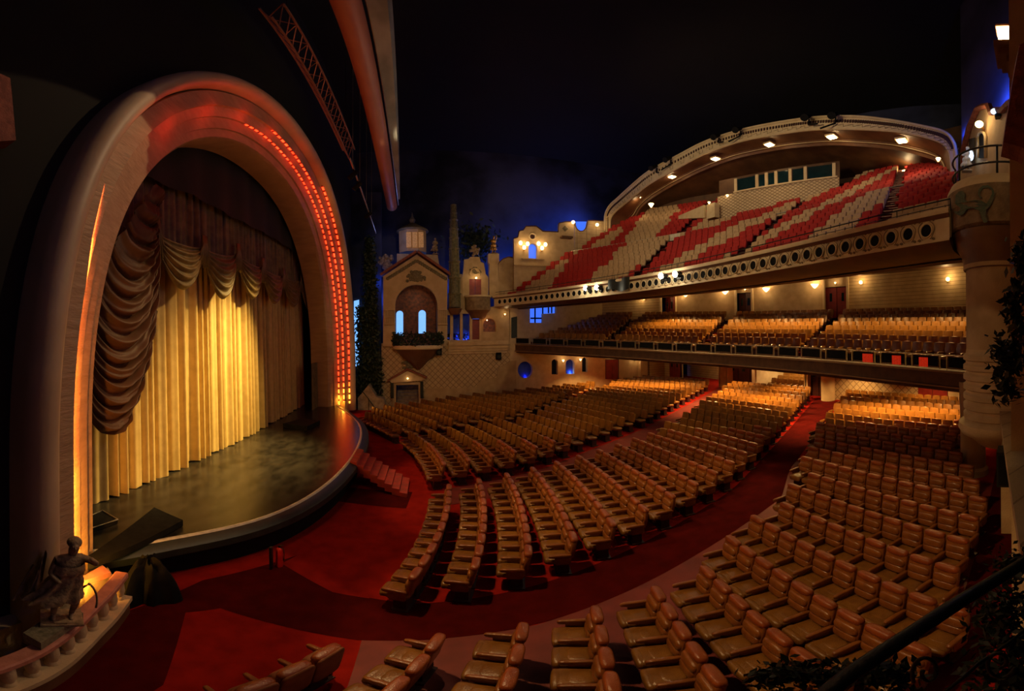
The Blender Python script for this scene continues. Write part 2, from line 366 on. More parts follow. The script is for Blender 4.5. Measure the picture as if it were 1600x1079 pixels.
EC_2 = [(-1, 20.1), (0, 20.2), (3.4, 21.4), (14, 28.0), (20, 31.6)]
EC_F = [(-1, 21.2), (0, 21.4), (3.4, 22.8), (14, 29.4), (20, 33.5)]
g = G().grid(lambda u, v: Vector((-14 + 43 * u, -3 + 38 * v, fz(-14 + 43 * u))), 43, 4)
struct('floor', g, 'carpet')
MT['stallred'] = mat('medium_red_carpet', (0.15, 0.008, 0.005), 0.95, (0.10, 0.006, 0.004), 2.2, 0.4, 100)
# dark aisle carpets and painted row floors lie on the carpet
def runner(name, ea, eb, x0, x1, m, h, label, cat='carpet', st=None):
    n = 30; g = G()
    def fn(u, v):
        x = x0 + (x1 - x0) * v; a = ea(x) if callable(ea) else interp(ea, x); b = eb(x) if callable(eb) else interp(eb, x)
        return Vector((x, a + (b - a) * u, fz(x) + h))
    g.grid(fn, 2, n); return ob(name, g, m, label=label, cat=cat)
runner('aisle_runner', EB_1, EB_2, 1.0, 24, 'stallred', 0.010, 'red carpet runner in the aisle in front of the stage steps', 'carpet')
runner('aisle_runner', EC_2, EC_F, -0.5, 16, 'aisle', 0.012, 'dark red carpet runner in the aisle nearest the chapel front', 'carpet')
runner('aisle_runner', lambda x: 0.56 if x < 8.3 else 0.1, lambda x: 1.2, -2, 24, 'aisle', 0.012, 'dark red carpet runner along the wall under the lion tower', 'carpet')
EFN = [(-3, 6.0), (-0.95, 6.04), (0.44, 6.1), (1.9, 6.15), (3.5, 6.4), (6, 6.8), (9.9, 7.3), (12, 8.5), (24, 12.6)]
EFM = [(-1.2, 7.6), (-0.17, 7.33), (1.04, 7.37), (2.2, 7.5), (3.3, 7.7), (4.8, 8.0), (6.6, 8.4), (9.4, 9.0), (24, 14.6)]
def poly_floor(name, pts, m, h, label):
    g = G(); t = tessellate_polygon([[Vector((p[0], p[1], 0)) for p in pts]])
    g.add([(p[0], p[1], fz(p[0]) + h) for p in pts], [tuple(x) for x in t]); return ob(name, g, m, label=label, cat='carpet')
q = lambda px, py: tuple(atz(px, py, 0.0))[:2]
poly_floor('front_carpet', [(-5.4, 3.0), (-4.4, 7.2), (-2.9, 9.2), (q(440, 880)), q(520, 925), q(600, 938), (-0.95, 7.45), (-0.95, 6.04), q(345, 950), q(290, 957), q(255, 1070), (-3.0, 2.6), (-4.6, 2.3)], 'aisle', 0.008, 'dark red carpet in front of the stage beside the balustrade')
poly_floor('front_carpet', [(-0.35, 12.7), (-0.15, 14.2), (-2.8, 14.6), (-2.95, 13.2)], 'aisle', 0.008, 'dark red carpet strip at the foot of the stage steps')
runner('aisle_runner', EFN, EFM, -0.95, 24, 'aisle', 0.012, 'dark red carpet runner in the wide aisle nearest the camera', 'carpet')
# painted floor under the near block
runner('row_floor', lambda x: 1.2, EFN, -0.9, 13, 'rowfloor', 0.006, 'worn pinkish red floor under the nearest seat block')

# ceiling, outer shell
g = G(); n = 24
def dome(u, v):
    x = -14 + 46 * u; y = -6 + 46 * v; return Vector((x, y, 24.5 + 2.5 * (1 - (2 * v - 1) ** 2)))
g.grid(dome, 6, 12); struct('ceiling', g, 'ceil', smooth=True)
shell = [(-14, -6), (-14, 40), (32, 40), (32, -6)]
struct('wall_far', G().strip([(-14, 37.2), (32, 37.2)], -0.5, 27, 0.3), 'sky')
struct('wall_rear', G().strip([(31, 37), (31, -6)], -0.5, 27, 0.3), 'sky')
struct('wall_stage', G().strip([(-14, -6), (-14, 40)], -0.5, 27, 0.3), 'ceil')
struct('wall_near', G().strip([(32, -2.6), (-14, -2.6)], -0.5, 27, 0.3), 'sky')
# stage-side wall around the proscenium
YC, ZB = 16.8, 4.0
def sup(a, b, t, e=2.2):
    # half superellipse: t in 0..1 from near foot to far foot, including straight legs
    L = 0.24
    if t < L / 2: return -a, ZB - ZB * (1 - t / (L / 2)) 
    if t > 1 - L / 2: return a, ZB - ZB * (t - 1 + L / 2) / (L / 2)
    q = PI * (t - L / 2) / (1 - L); cx, sx = math.cos(q), math.sin(q)
    return -a * math.copysign(abs(cx) ** (2 / e), cx), ZB + b * abs(sx) ** (2 / e)
def yc(a): return 16.8 - (13.3 - a) * 0.2
def arch_pt(t, a, x, zoff=0.0):
    yy, zz = sup(a, 11.75 * (a / 13.3) ** 0.72 if a > 10 else 9, t); return Vector((x, yc(a) + yy, max(zz, 0.25)))
hole = [(arch_pt(i / 40, 13.5, 0).y, arch_pt(i / 40, 13.5, 0).z) for i in range(41)]
hole = [(hole[0][0], 0.02)] + hole + [(hole[-1][0], 0.02)]
outer = [(-6, 0), (-6, 27), (37, 27), (37, 0)]
shape = [(-6, -0.3), (-6, 27), (37, 27), (37, -0.3), (hole[-1][0], -0.3)] + list(reversed(hole)) + [(hole[0][0], -0.3)]
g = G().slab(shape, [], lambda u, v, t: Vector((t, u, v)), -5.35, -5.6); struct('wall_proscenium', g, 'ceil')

# ============================================================ proscenium arch
arch = thing('proscenium_arch', 'huge stepped plaster proscenium arch glowing red around the gold curtain', 'arch', (-5.5, 16.8, 0))
def band(name, prof, m, n=110, smooth=35, parent=arch, label=None):
    # profile of (half width, x)
    g = G(); k = len(prof)
    vs = [arch_pt(i / n, a, x) for i in range(n + 1) for a, x in prof]
    fs = [(i * k + j, i * k + j + 1, (i + 1) * k + j + 1, (i + 1) * k + j) for i in range(n) for j in range(k - 1)]
    g.add(vs, fs); return ob(name, g, m, parent, smooth, label=label)
roll = [(13.72, -5.6)] + [(13.36 - 0.36 * math.cos(q), -5.12 + 0.36 * math.sin(q)) for q in [PI - PI * i / 8 for i in range(9)]][::1] 
roll = [(13.72, -5.6)] + [(13.36 + 0.36 * math.cos(PI * i / 8), -4.95 + 0.36 * math.sin(PI * i / 8)) for i in range(9)] + [(12.98, -5.3)]
band('outer_roll', roll, 'archroll', smooth=50)
band('wide_band', [(12.98, -5.3), (12.93, -5.16), (12.88, -5.12), (12.2, -5.22), (12.17, -5.34)], 'arch')
band('stepped_band', [(12.17, -5.34), (11.72, -5.50), (11.70, -5.59), (11.2, -5.76), (11.18, -5.84)], 'arch')
band('inner_band', [(11.18, -5.84), (10.8, -5.96), (10.7, -6.1), (10.7, -7.3)], 'arch')
def led(a, x0, x1, t0, t1):
    g = G(); n = 90
    for i in range(n):
        ta = t0 + (t1 - t0) * i / n; tb = t0 + (t1 - t0) * (i + 1) / n
        g.add([arch_pt(ta, a - 0.015, x0), arch_pt(ta, a - 0.015, x1), arch_pt(tb, a - 0.015, x1), arch_pt(tb, a - 0.015, x0)], [(0, 1, 2, 3)])
    bm_ = [v for v in g.v]
    g2 = G(); vs = []; 
    for i in range(n + 1):
        t = t0 + (t1 - t0) * i / n; vs += [arch_pt(t, a - 0.015, x0), arch_pt(t, a - 0.015, x1)]
    g2.add(vs, [(2 * i, 2 * i + 1, 2 * i + 3, 2 * i + 2) for i in range(n)])
    return ob('light_strip', g2, 'ledred', arch, label='dashed strip of glowing red lamps')
led(12.98, -4.97, -5.07, 0.58, 0.975); led(12.175, -5.24, -5.33, 0.46, 0.985); led(11.70, -5.505, -5.585, 0.42, 0.985)
g = G().box((-5.6, 29.25, 0.55), (0.9, 1.6, 1.1)); ob('foot_block', g, 'plaster', arch)
g = G().box((-5.9, 4.8, 0.12), (1.0, 2.4, 0.24)); ob('foot_block', g, 'plaster2', arch)
# lamps hidden in the steps: amber at both feet, red above
for za, zb_s, e, gcol in ((0.6, 1.7, 46, 0.42), (1.6, 3.6, 42, 0.35), (3.6, 5.8, 24, 0.28), (5.8, 7.9, 15, 0.22), (7.9, 9.8, 9, 0.16), (9.8, 11.0, 3.5, 0.08)):
    tq = lambda z: z / ZB * 0.12 if z < ZB else 0.12 + (z - ZB) * 0.0165
    pa, pb_ = arch_pt(tq(za), 12.1, -5.19), arch_pt(tq(zb_s), 12.1, -5.19); pa.z, pb_.z = za, zb_s; pc = (pa + pb_) / 2
    l_ = light('AREA', pc, e, (1.0, gcol, 0.04), None, 0.05, sy=(pb_ - pa).length)
    ax = (pb_ - pa).normalized(); zz_ = Vector((0.55, -0.8, 0.1)).normalized(); xx_ = ax.cross(zz_).normalized(); zz_ = xx_.cross(ax); l_.rotation_euler = Matrix((xx_, ax, zz_)).transposed().to_euler(); l_.data.spread = math.radians(165)
light('POINT', (-5.35, 5.2, 0.55), 4, (1.0, 0.42, 0.05), size=0.05)
light('POINT', (-5.25, 28.2, 1.3), 26, (1.0, 0.36, 0.03), size=0.1)
for i in range(13):
    t_ = 0.30 + 0.64 * i / 12
    light('POINT', arch_pt(t_, 11.5, -5.0), 10.0 if t_ < 0.6 else 4.5, (1.0, 0.03, 0.008), size=0.2)

# ============================================================ stage
EDGE = [(-6.6, 4.9), (-6.0, 5.8), (-5.25, 7.2), (-4.0, 9.05), (-3.3, 10.6), (-2.85, 12.4), (-2.6, 14.4), (-2.52, 16.4), (-2.6, 18.4), (-2.85, 20.4), (-3.3, 22.3), (-4.0, 24.2), (-4.8, 26.0), (-5.5, 27.4)]
def smooth_line(P, n=6):
    out = []
    for i in range(len(P) - 1):
        p0, p1, p2, p3 = P[max(i - 1, 0)], P[i], P[i + 1], P[min(i + 2, len(P) - 1)]
        for k in range(n):
            t = k / n; out.append(tuple(0.5 * ((2 * b) + (c - a) * t + (2 * a - 5 * b + 4 * c - d) * t * t + (3 * b - a - 3 * c + d) * t ** 3) for a, b, c, d in zip(p0, p1, p2, p3)))
    out.append(tuple(P[-1])); return out
ES = smooth_line(EDGE, 4)
stage = thing('stage', 'curved black stage platform with scuffed glossy floor before the gold curtain', 'stage', (-7, 16.8, 0))
top = [(-12.5, 29.3), (-12.5, 4.2), (-6.8, 4.2)] + ES + [(-5.6, 29.0)]
g = G().slab(top, [], lambda u, v, t: Vector((u, v, t)), 1.0, 0.9); ob('stage_floor', g, 'stagefloor', stage)
def off(P, d):
    out = []
    for i in range(len(P)):
        a, b = P[max(i - 1, 0)], P[min(i + 1, len(P) - 1)]; dx, dy = b[0] - a[0], b[1] - a[1]; l = math.hypot(dx, dy)
        out.append((P[i][0] + dy / l * d, P[i][1] - dx / l * d))
    return out
def ribbon(offs, m, name, par, sm=None, P=ES):
    g = G(); rows = [off(P, o) for o, z in offs]; n = len(P); k = len(offs)
    g.add([(rows[j][i][0], rows[j][i][1], offs[j][1]) for i in range(n) for j in range(k)], [(i * k + j, i * k + j + 1, (i + 1) * k + j + 1, (i + 1) * k + j) for i in range(n - 1) for j in range(k - 1)])
    return ob(name, g, m, par, sm)
ribbon([(-0.07, 1.004), (-0.07, 1.02), (0.0, 1.03), (0.04, 0.99)], 'edgewhite', 'worn_edge', stage)
ribbon([(0.03, 0.99), (0.30, 0.93), (0.36, 0.88), (0.37, 0.70), (0.33, 0.66)], 'nosing', 'nosing', stage, 40)
ribbon([(0.33, 0.66), (0.2, 0.62), (0.1, 0.5), (0.08, 0.0)], 'black', 'apron', stage, 40)
# floor hatches and cables on the stage
def tag(o, label, cat, group=None):
    o['label'] = label; o['category'] = cat
    if group: o['group'] = group
    return o
def flat_box(name, pts, z0, z1, m, label=None, cat=None, parent=None):
    g = G().slab(pts, [], lambda u, v, t: Vector((u, v, t)), z0, z1); return ob(name, g, m, parent, label=label, cat=cat)
def pz(px, py, z): return tuple(atz(px, py, z))[:2]
o = flat_box('stage_deck', [pz(137, 868, 1.2), pz(241, 792, 1.2), pz(286, 812, 1.2), pz(200, 855, 1.2), pz(137, 880, 1.2)], 1.02, 1.2, 'black', 'low black stage deck lying on the stage near the amber arch foot', 'platform')
o = flat_box('stage_deck', [pz(138, 826, 1.15), pz(139, 806, 1.15), pz(160, 797, 1.15), pz(184, 811, 1.15)], 1.02, 1.14, 'black', 'small black deck with pale rim beside the curtain tail', 'platform')
g = G(); L4 = [atz(a, b, 1.16) for a, b in ((138, 826), (139, 806), (160, 797), (184, 811))]
g.tube(L4, 0.022, 6, True); ob('rim', g, 'steel', o)
o = flat_box('floor_monitor', [pz(442, 660, 1.3), pz(472, 652, 1.3), pz(500, 655, 1.3), pz(480, 664, 1.3)], 1.01, 1.25, 'black', 'black wedge monitor at the far end of the stage', 'monitor')
# black cloth heap at the near stage corner
g = G()
def heap(u, v):
    a = 2 * PI * u; r = (1 - v) * (0.55 + 0.16 * math.sin(3 * a + 1) + 0.08 * math.sin(7 * a)); h = 1.05 * (1 - (1 - v) ** 3.2)
    return Vector((-4.95 + r * math.cos(a) * 0.9, 6.05 + r * math.sin(a) * 1.1, h + 0.10 * math.sin(5 * a + 9 * v) * v + 0.05 * math.sin(11 * a)))
g.grid(heap, 40, 12); ob('cloth_heap', g, 'black', smooth=60, label='crumpled black cloth heaped at the near corner of the stage', cat='cloth')
# red fire extinguisher standing against the apron
e0 = atz(437, 884, 0)
ex = thing('fire_extinguisher', 'red fire extinguisher standing on the floor against the stage front', 'fire extinguisher', (e0.x, e0.y, 0))
ob('body', G().lathe([(0.0, 0), (0.085, 0.0), (0.09, 0.03), (0.09, 0.5), (0.07, 0.57), (0.03, 0.6)], (e0.x, e0.y, 0), 16), 'redpaint', ex, 40)
ob('valve', G().box((e0.x, e0.y, 0.63), (0.05, 0.03, 0.06)).bar((e0.x, e0.y, 0.66), (e0.x + 0.11, e0.y, 0.69), 0.012), 'blackgloss', ex)
ob('hose', G().tube([(e0.x, e0.y, 0.62), (e0.x + 0.1, e0.y, 0.58), (e0.x + 0.12, e0.y, 0.4), (e0.x + 0.1, e0.y, 0.2)], 0.012, 6), 'blackgloss', ex, True)
g = G().box((e0.x - 0.13, e0.y - 0.2, 0.35), (0.06, 0.1, 0.7)); ob('stage_jack', g, 'blackgloss', label='narrow dark steel post beside the red fire extinguisher', cat='post')
# steps from the stage
st = thing('stage_steps', 'faded red carpeted steps leading down from the stage edge', 'stairs', (-1.2, 14.2, 0))
P1, P2, Q1, Q2 = atz(547, 722, 1.0), atz(559, 702, 1.0), atz(636, 774, 0.1), atz(640, 749, 0.1); n = 8
for i in range(n):
    z1 = 1.05 - i / n * 1.0; ta, tb_ = i / n, (i + 1) / n
    q4 = [P1.lerp(Q1, ta), P1.lerp(Q1, tb_), P2.lerp(Q2, tb_), P2.lerp(Q2, ta)]
    ob('step', G().slab([(p.x, p.y) for p in q4], [], lambda u, v, t: Vector((u, v, t)), max(0.0, z1 - 0.32), z1), 'stair', st)
# ============================================================ house curtain, two halves that meet
def pleats(y, s):
    q = y * 1.75 + 0.35 * math.sin(y * 1.3 + s) + 0.2 * math.sin(y * 3.7 + s)
    return 0.42 * abs(math.sin(PI * q)) ** 0.7 + 0.05 * math.sin(y * 15 + s)
def curtain_half(y0, y1, xo, label, side):
    g = G()
    def fn(u, v):
        y = y0 + (y1 - y0) * u; z = 1.03 + 0.03 * math.sin(y * 4) + (9.6) * v
        return Vector((-8.5 + xo + pleats(y, side) * (1 - 0.25 * v), y, z))
    n = int((y1 - y0) * 42); g.grid(fn, n, 3); return ob('house_curtain', g, 'curtain', smooth=True, label=label, cat='curtain')
curtain_half(6.6, 15.7, 0.0, 'gold pleated house curtain, the half beside the amber arch foot', 0.0)
curtain_half(15.55, 27.6, 0.10, 'gold pleated house curtain, the half beside the far wings', 2.0)
# border cloth hanging above
def border_z(y): return interp([(4, 12.0), (10, 10.6), (16, 10.2), (22, 9.6), (29, 9.0)], y)
VT = [(p.y, p.z) for p in [atx(a, b, -7.5) for a, b in ((200, 240), (245, 265), (300, 287), (360, 322), (420, 355), (485, 400))]]
g = G().grid(lambda u, v: Vector((-7.45 + 0.06 * math.sin(u * 70), 4.5 + 24.6 * u, interp(VT, 4.5 + 24.6 * u) - 0.5 + v * 7)), 160, 4)
ob('border_cloth', g, 'border', smooth=True, label='dark blue-black border cloth filling the top of the arch', cat='cloth')
# scalloped valance: gathered heading with festoon swags
gp = [atx(*p, -7.7) for p in ((236, 362), (312, 386), (366, 396), (405, 416), (438, 430), (466, 438), (487, 446))]
lp = [atx(*p, -7.7) for p in ((284, 452), (343, 466), (388, 466), (424, 474), (453, 479), (477, 483))]
val = thing('valance', 'brown satin scalloped valance hanging in swags above the gold curtain', 'valance', (-7.7, 17, 7))
gz = [(p.y, p.z) for p in gp]
def head(u, v):
    y = 7.2 + 19.3 * u; zb = interp(gz, y) - 0.55; zt = interp(VT, y)
    return Vector((-7.78 + 0.08 * math.sin(y * 11 + math.sin(y * 2)) + 0.03 * math.sin(y * 27), y, zb + (zt - zb) * v))
ob('gathered_heading', G().grid(head, 700, 3), 'swag', val, True)
for i in range(len(gp) - 1):
    a, b, l = gp[i], gp[i + 1], lp[i]; w = b.y - a.y
    def sw(u, v, a=a, b=b, l=l, w=w):
        top = a.lerp(b, u); sag = (4 * u * (1 - u)) ** 0.85; ztop = top.z - 0.12 * sag * (a.z - l.z)
        zbot = top.z - 0.15 - sag * ((a.z + b.z) / 2 - l.z - 0.1)
        z = ztop + (zbot - ztop) * v; out = 0.08 + 0.34 * sag * math.sin(PI * min(v * 0.75 + 0.1, 1)) + 0.055 * math.sin(v * 34 + 1.4 * math.sin(3 * u)) * (0.35 + sag * 0.65)
        return Vector((-7.7 + out, top.y, z))
    s = ob('swag', G().grid(sw, 36, 56), 'swag', val, True)
for p in gp[:-1]:
    g = G()
    for k in range(7):
        o_ = (k - 3) * 0.07; g.tube([(p.x + 0.2, p.y + o_ * 0.6, p.z + 0.42), (p.x + 0.25, p.y + o_ * 0.7, p.z), (p.x + 0.18, p.y + o_ * 2.2, p.z - 0.75 - 0.1 * (k % 2))], [0.05, 0.045, 0.07], 6)
    ob('gather', g, 'swag', val, True)
# great tied-back side drape at the near side, swooping folds
def drape(name, Lp, Rp, label, xo, rip, m='drape', sag_=0.45):
    nL = len(Lp) - 1; nR = len(Rp) - 1
    tab = lambda P, k, n_: [(i / n_, p[k]) for i, p in enumerate(P)]
    Ly, Lz, Ry, Rz = tab(Lp, 1, nL), tab(Lp, 2, nL), tab(Rp, 1, nR), tab(Rp, 2, nR)
    def fn(u, v):
        L_ = Vector((0, interp(Ly, v), interp(Lz, v))); R_ = Vector((0, interp(Ry, v), interp(Rz, v)))
        w = abs(R_.y - L_.y); q = L_.lerp(R_, u); sag = (4 * u * (1 - u)) ** 0.8 * sag_ * w
        fold = abs(math.sin(v * rip * PI + 0.9 * math.sin(2.5 * u + 5 * v) + 1.2 * u)) ** 0.7
        fine = math.sin(v * rip * 3.3 * PI + 3 * u)
        return Vector((xo + 0.34 * fold * (0.3 + 0.7 * math.sin(PI * min(max(u * 0.9, 0.1), 0.9))) + 0.05 * fine + 0.06 * math.sin(u * 34 + 4 * v) * u * u, q.y, q.z - sag))
    return ob(name, G().grid(fn, 50, 260), m, smooth=True, label=label, cat='drape')
Lp = [atx(*p, -7.4) for p in ((238, 285), (200, 340), (170, 385), (145, 430), (134, 480), (130, 530), (130, 580), (130, 640))]
Rp = [atx(*p, -7.4) for p in ((242, 320), (238, 358), (240, 380), (242, 410), (241, 450), (236, 500), (224, 560), (200, 628))]
drape('side_drape', Lp, Rp, 'dark red-brown drape swept in heavy folds beside the amber arch foot', -7.35, 15)
Lp = [atx(*p, -7.5) for p in ((480, 440), (481, 480), (482, 520), (486, 560), (492, 585))]
Rp = [atx(*p, -7.5) for p in ((505, 430), (504, 480), (503, 520), (502, 560), (500, 590))]
drape('side_drape', Lp, Rp, 'brown drape hanging in folds at the far wings of the stage', -7.4, 8, 'swag', 0.3)
g = G().grid(lambda u, v: Vector((-6.9 + 0.08 * math.sin(u * 40), 25.6 + 1.6 * u, 1.0 + 3.2 * v)), 60, 2)
ob('tail_curtain', g, 'swag', smooth=True, label='short pale brown curtain tail standing at the far wings', cat='curtain')
g = G().strip([(-12.8, 3.8), (-12.8, 30)], 0.9, 18, 0.1); struct('wall_backstage', g, 'black')
# ============================================================ rigging over the stage front
g = G(); n = 40; P = [Vector((-1.6, 2 + 28.9 * i / n, 18.1 - 1.45 * i / n)) for i in range(n + 1)]
tb = thing('screen_housing', 'long orange-lit round housing of the roll-down screen under the ceiling', 'screen housing', (-1.3, 16, 17))
ob('round_tube', G().tube(P, 0.42, 20), 'tube', tb, True)
ob('end_cap', G().tube([P[-1], P[-1] + Vector((0, 0.25, 0))], [0.42, 0.3], 20), 'greyroll', tb)
ob('cloth_roll', G().sweep([(-0.05, -0.1), (0.0, 0.55), (0.5, 0.85), (0.62, 0.3), (0.5, -0.1)], lambda t, a, b: Vector((-1.02 + a * (1.15 - 0.95 * t ** 1.5), 2 + 27.5 * t, 18.15 - 1.35 * t + b * (1 - 0.5 * t))), 30), 'greyroll', tb, 30)
for y in (6, 14, 22, 29): ob('suspension_rod', G().bar((-1.3, y, 17.2), (-1.3, y, 27), 0.015, 4), 'blackgloss', tb)
ob('edge_rail', G().tube([p + Vector((0.52, 0, 0.1)) for p in P], 0.035, 6), 'steel', tb)
light('SPOT', (-3.4, 6.5, 9.5), 420, (1.0, 0.30, 0.12), (-1.6, 15, 17.5), 0.3, 70, 0.9)
light('SPOT', (4.5, 20, 10.5), 330, (0.9, 0.85, 0.62), (-0.6, 16, 18), 0.5, 70, 0.9)
light('POINT', (-1.3, 32.3, 14.5), 40, (0.25, 0.35, 1.0), size=0.3)
# lattice truss, two chords up, one down, with zigzag bracing
tr = thing('lighting_truss', 'thin red-lit lattice truss hanging above the arch', 'truss', (-2.9, 13, 15))
def T(y, dx, dz): return Vector((-2.9 + dx, y, 15.3 - (y - 8) * 0.012 + dz))
g = G()
for dx, dz in ((-0.28, 0.25), (0.28, 0.25), (0, -0.25)): g.bar(T(7.9, dx, dz), T(18, dx, dz), 0.035, 6)
ob('chord', g, 'trussred', tr)
g = G()
for i in range(20):
    y = 7.9 + i * 0.5; s = 1 if i % 2 else -1
    g.bar(T(y, -0.28, 0.25), T(y + 0.5, 0, -0.25), 0.018, 5); g.bar(T(y, 0.28, 0.25), T(y + 0.5, 0, -0.25), 0.018, 5); g.bar(T(y, -0.28 * s, 0.25), T(y + 0.5, 0.28 * s, 0.25), 0.018, 5)
ob('bracing', g, 'trussred', tr)
for y in (9, 17.5): ob('hanging_wire', G().bar(T(y, 0, 0.2), (-2.9, y, 27), 0.012, 4), 'blackgloss', tr)
pp = thing('lighting_bar', 'straight orange-lit lighting bar hung beyond the truss', 'pipe', (-2.9, 24, 14.9))
ob('pipe', G().bar(T(18.2, 0, -0.1), (-2.9, 30.6, 14.3), 0.05, 8), 'steel', pp)
for y in (19, 21.5, 24.5, 27.5): ob('suspension_rod', G().bar((-2.88, y, 15.1 - 0.03 * (y - 18)), (-2.7, y, 26), 0.012, 4), 'steel', pp)
for i, y in enumerate((19.5, 21, 26)):
    s = thing('stage_lantern', ('black stage lantern on the bar nearest the truss', 'black stage lantern in the middle of the orange-lit bar', 'black stage lantern at the low end of the orange-lit bar')[i], 'spotlight', (-2.9, y, 14.9), 'lanterns on the lighting bar')
    ob('body', G().bar((-2.75, y, 14.9 - 0.04 * (y - 18)), (-3.15, y, 14.5 - 0.04 * (y - 18)), 0.13, 12), 'black', s)
    ob('yoke', G().box((-2.9, y, 14.95 - 0.04 * (y - 18)), (0.05, 0.3, 0.1)), 'black', s)
light('SPOT', (-4.2, 20, 10.5), 160, (1.0, 0.45, 0.15), (-2.9, 23, 15), 0.3, 90, 0.9)
# ============================================================ near corner below the arch: ledge, balustrade, statue
bz = 0.0
def curve_px(pts, z): return [tuple(atz(a, b, z)) for a, b in pts]
TOP = smooth_line([tuple(p)[:2] for p in curve_px([(190, 893), (168, 920), (142, 945), (118, 968), (92, 990), (60, 1010), (25, 1026), (-15, 1040)], 1.15)], 6)
bl = thing('balustrade', 'curved stone balustrade with round balusters below the statue', 'balustrade', (TOP[12][0], TOP[12][1], 0))
def pl(P, offs, name, m):
    g = G(); rows = [off(P, o) for o, z in offs]; k = len(offs); n = len(P)
    g.add([(rows[j][i][0], rows[j][i][1], offs[j][1]) for i in range(n) for j in range(k)], [(i * k + j, i * k + (j + 1) % k, (i + 1) * k + (j + 1) % k, (i + 1) * k + j) for i in range(n - 1) for j in range(k)] + [tuple(range(k)), tuple((n - 1) * k + j for j in reversed(range(k)))])
    return ob(name, g, m, bl, 40)
MT['railred'] = mat('rose_painted_rail', (0.55, 0.22, 0.15), 0.6, (0.42, 0.15, 0.10), 6, 0.3, 40)
pl(TOP, [(-0.13, 1.03), (-0.13, 1.12), (-0.10, 1.15), (0.10, 1.15), (0.13, 1.12), (0.13, 1.03)], 'top_rail', 'railred')
pl(TOP, [(-0.2, 0.40), (-0.2, 0.52), (0.22, 0.52), (0.22, 0.40)], 'bottom_rail', 'plaster')
pl(TOP, [(-0.15, 0.0), (-0.15, 0.40), (0.10, 0.40), (0.10, 0.0)], 'plinth_wall', 'brown')
L = [0]
for a, b in zip(TOP, TOP[1:]): L.append(L[-1] + math.hypot(b[0] - a[0], b[1] - a[1]))
nb = 9
for i in range(nb):
    t = L[-1] * (i + 0.35) / nb; x = interp([(l, p[0]) for l, p in zip(L, TOP)], t); y = interp([(l, p[1]) for l, p in zip(L, TOP)], t)
    ob('baluster', G().lathe([(0.11, 0.52), (0.11, 0.56), (0.08, 0.60), (0.105, 0.72), (0.09, 0.88), (0.07, 0.96), (0.10, 1.0), (0.10, 1.04)], (x, y, 0), 14), 'plaster', bl, 40)
led_ = [pz(185, 880, 0.75), pz(150, 912, 0.75), pz(120, 935, 0.75), pz(60, 975, 0.75), (-5.2, 1.6), (-6.6, 2.2), (-5.7, 5.5)]
o = flat_box('stone_ledge', [pz(168, 885, 0.8), pz(140, 912, 0.8), pz(105, 938, 0.8), pz(60, 962, 0.8), (-4.9, 1.7), (-5.3, 2.4), (-5.3, 5.4)], 0.02, 0.8, 'plaster2', 'stone ledge at the foot of the arch behind the balustrade', 'ledge')
o = flat_box('stone_step', [pz(160, 882, 0.95), pz(120, 905, 0.95), pz(95, 902, 0.95), (-5.5, 3.9), (-5.25, 5.3)], 0.82, 0.95, 'railred', 'low rose painted step on the ledge at the amber arch foot', 'step')
g = G().lathe([(0.9, 0), (0.9, 1.05), (1.0, 1.1), (1.0, 1.22), (0.86, 1.28), (0.0, 1.28)], (-4.75, 1.35, 0), 28); ob('round_plinth', g, 'plaster', smooth=35, label='round stone plinth left of the statue at the ledge end', cat='plinth')
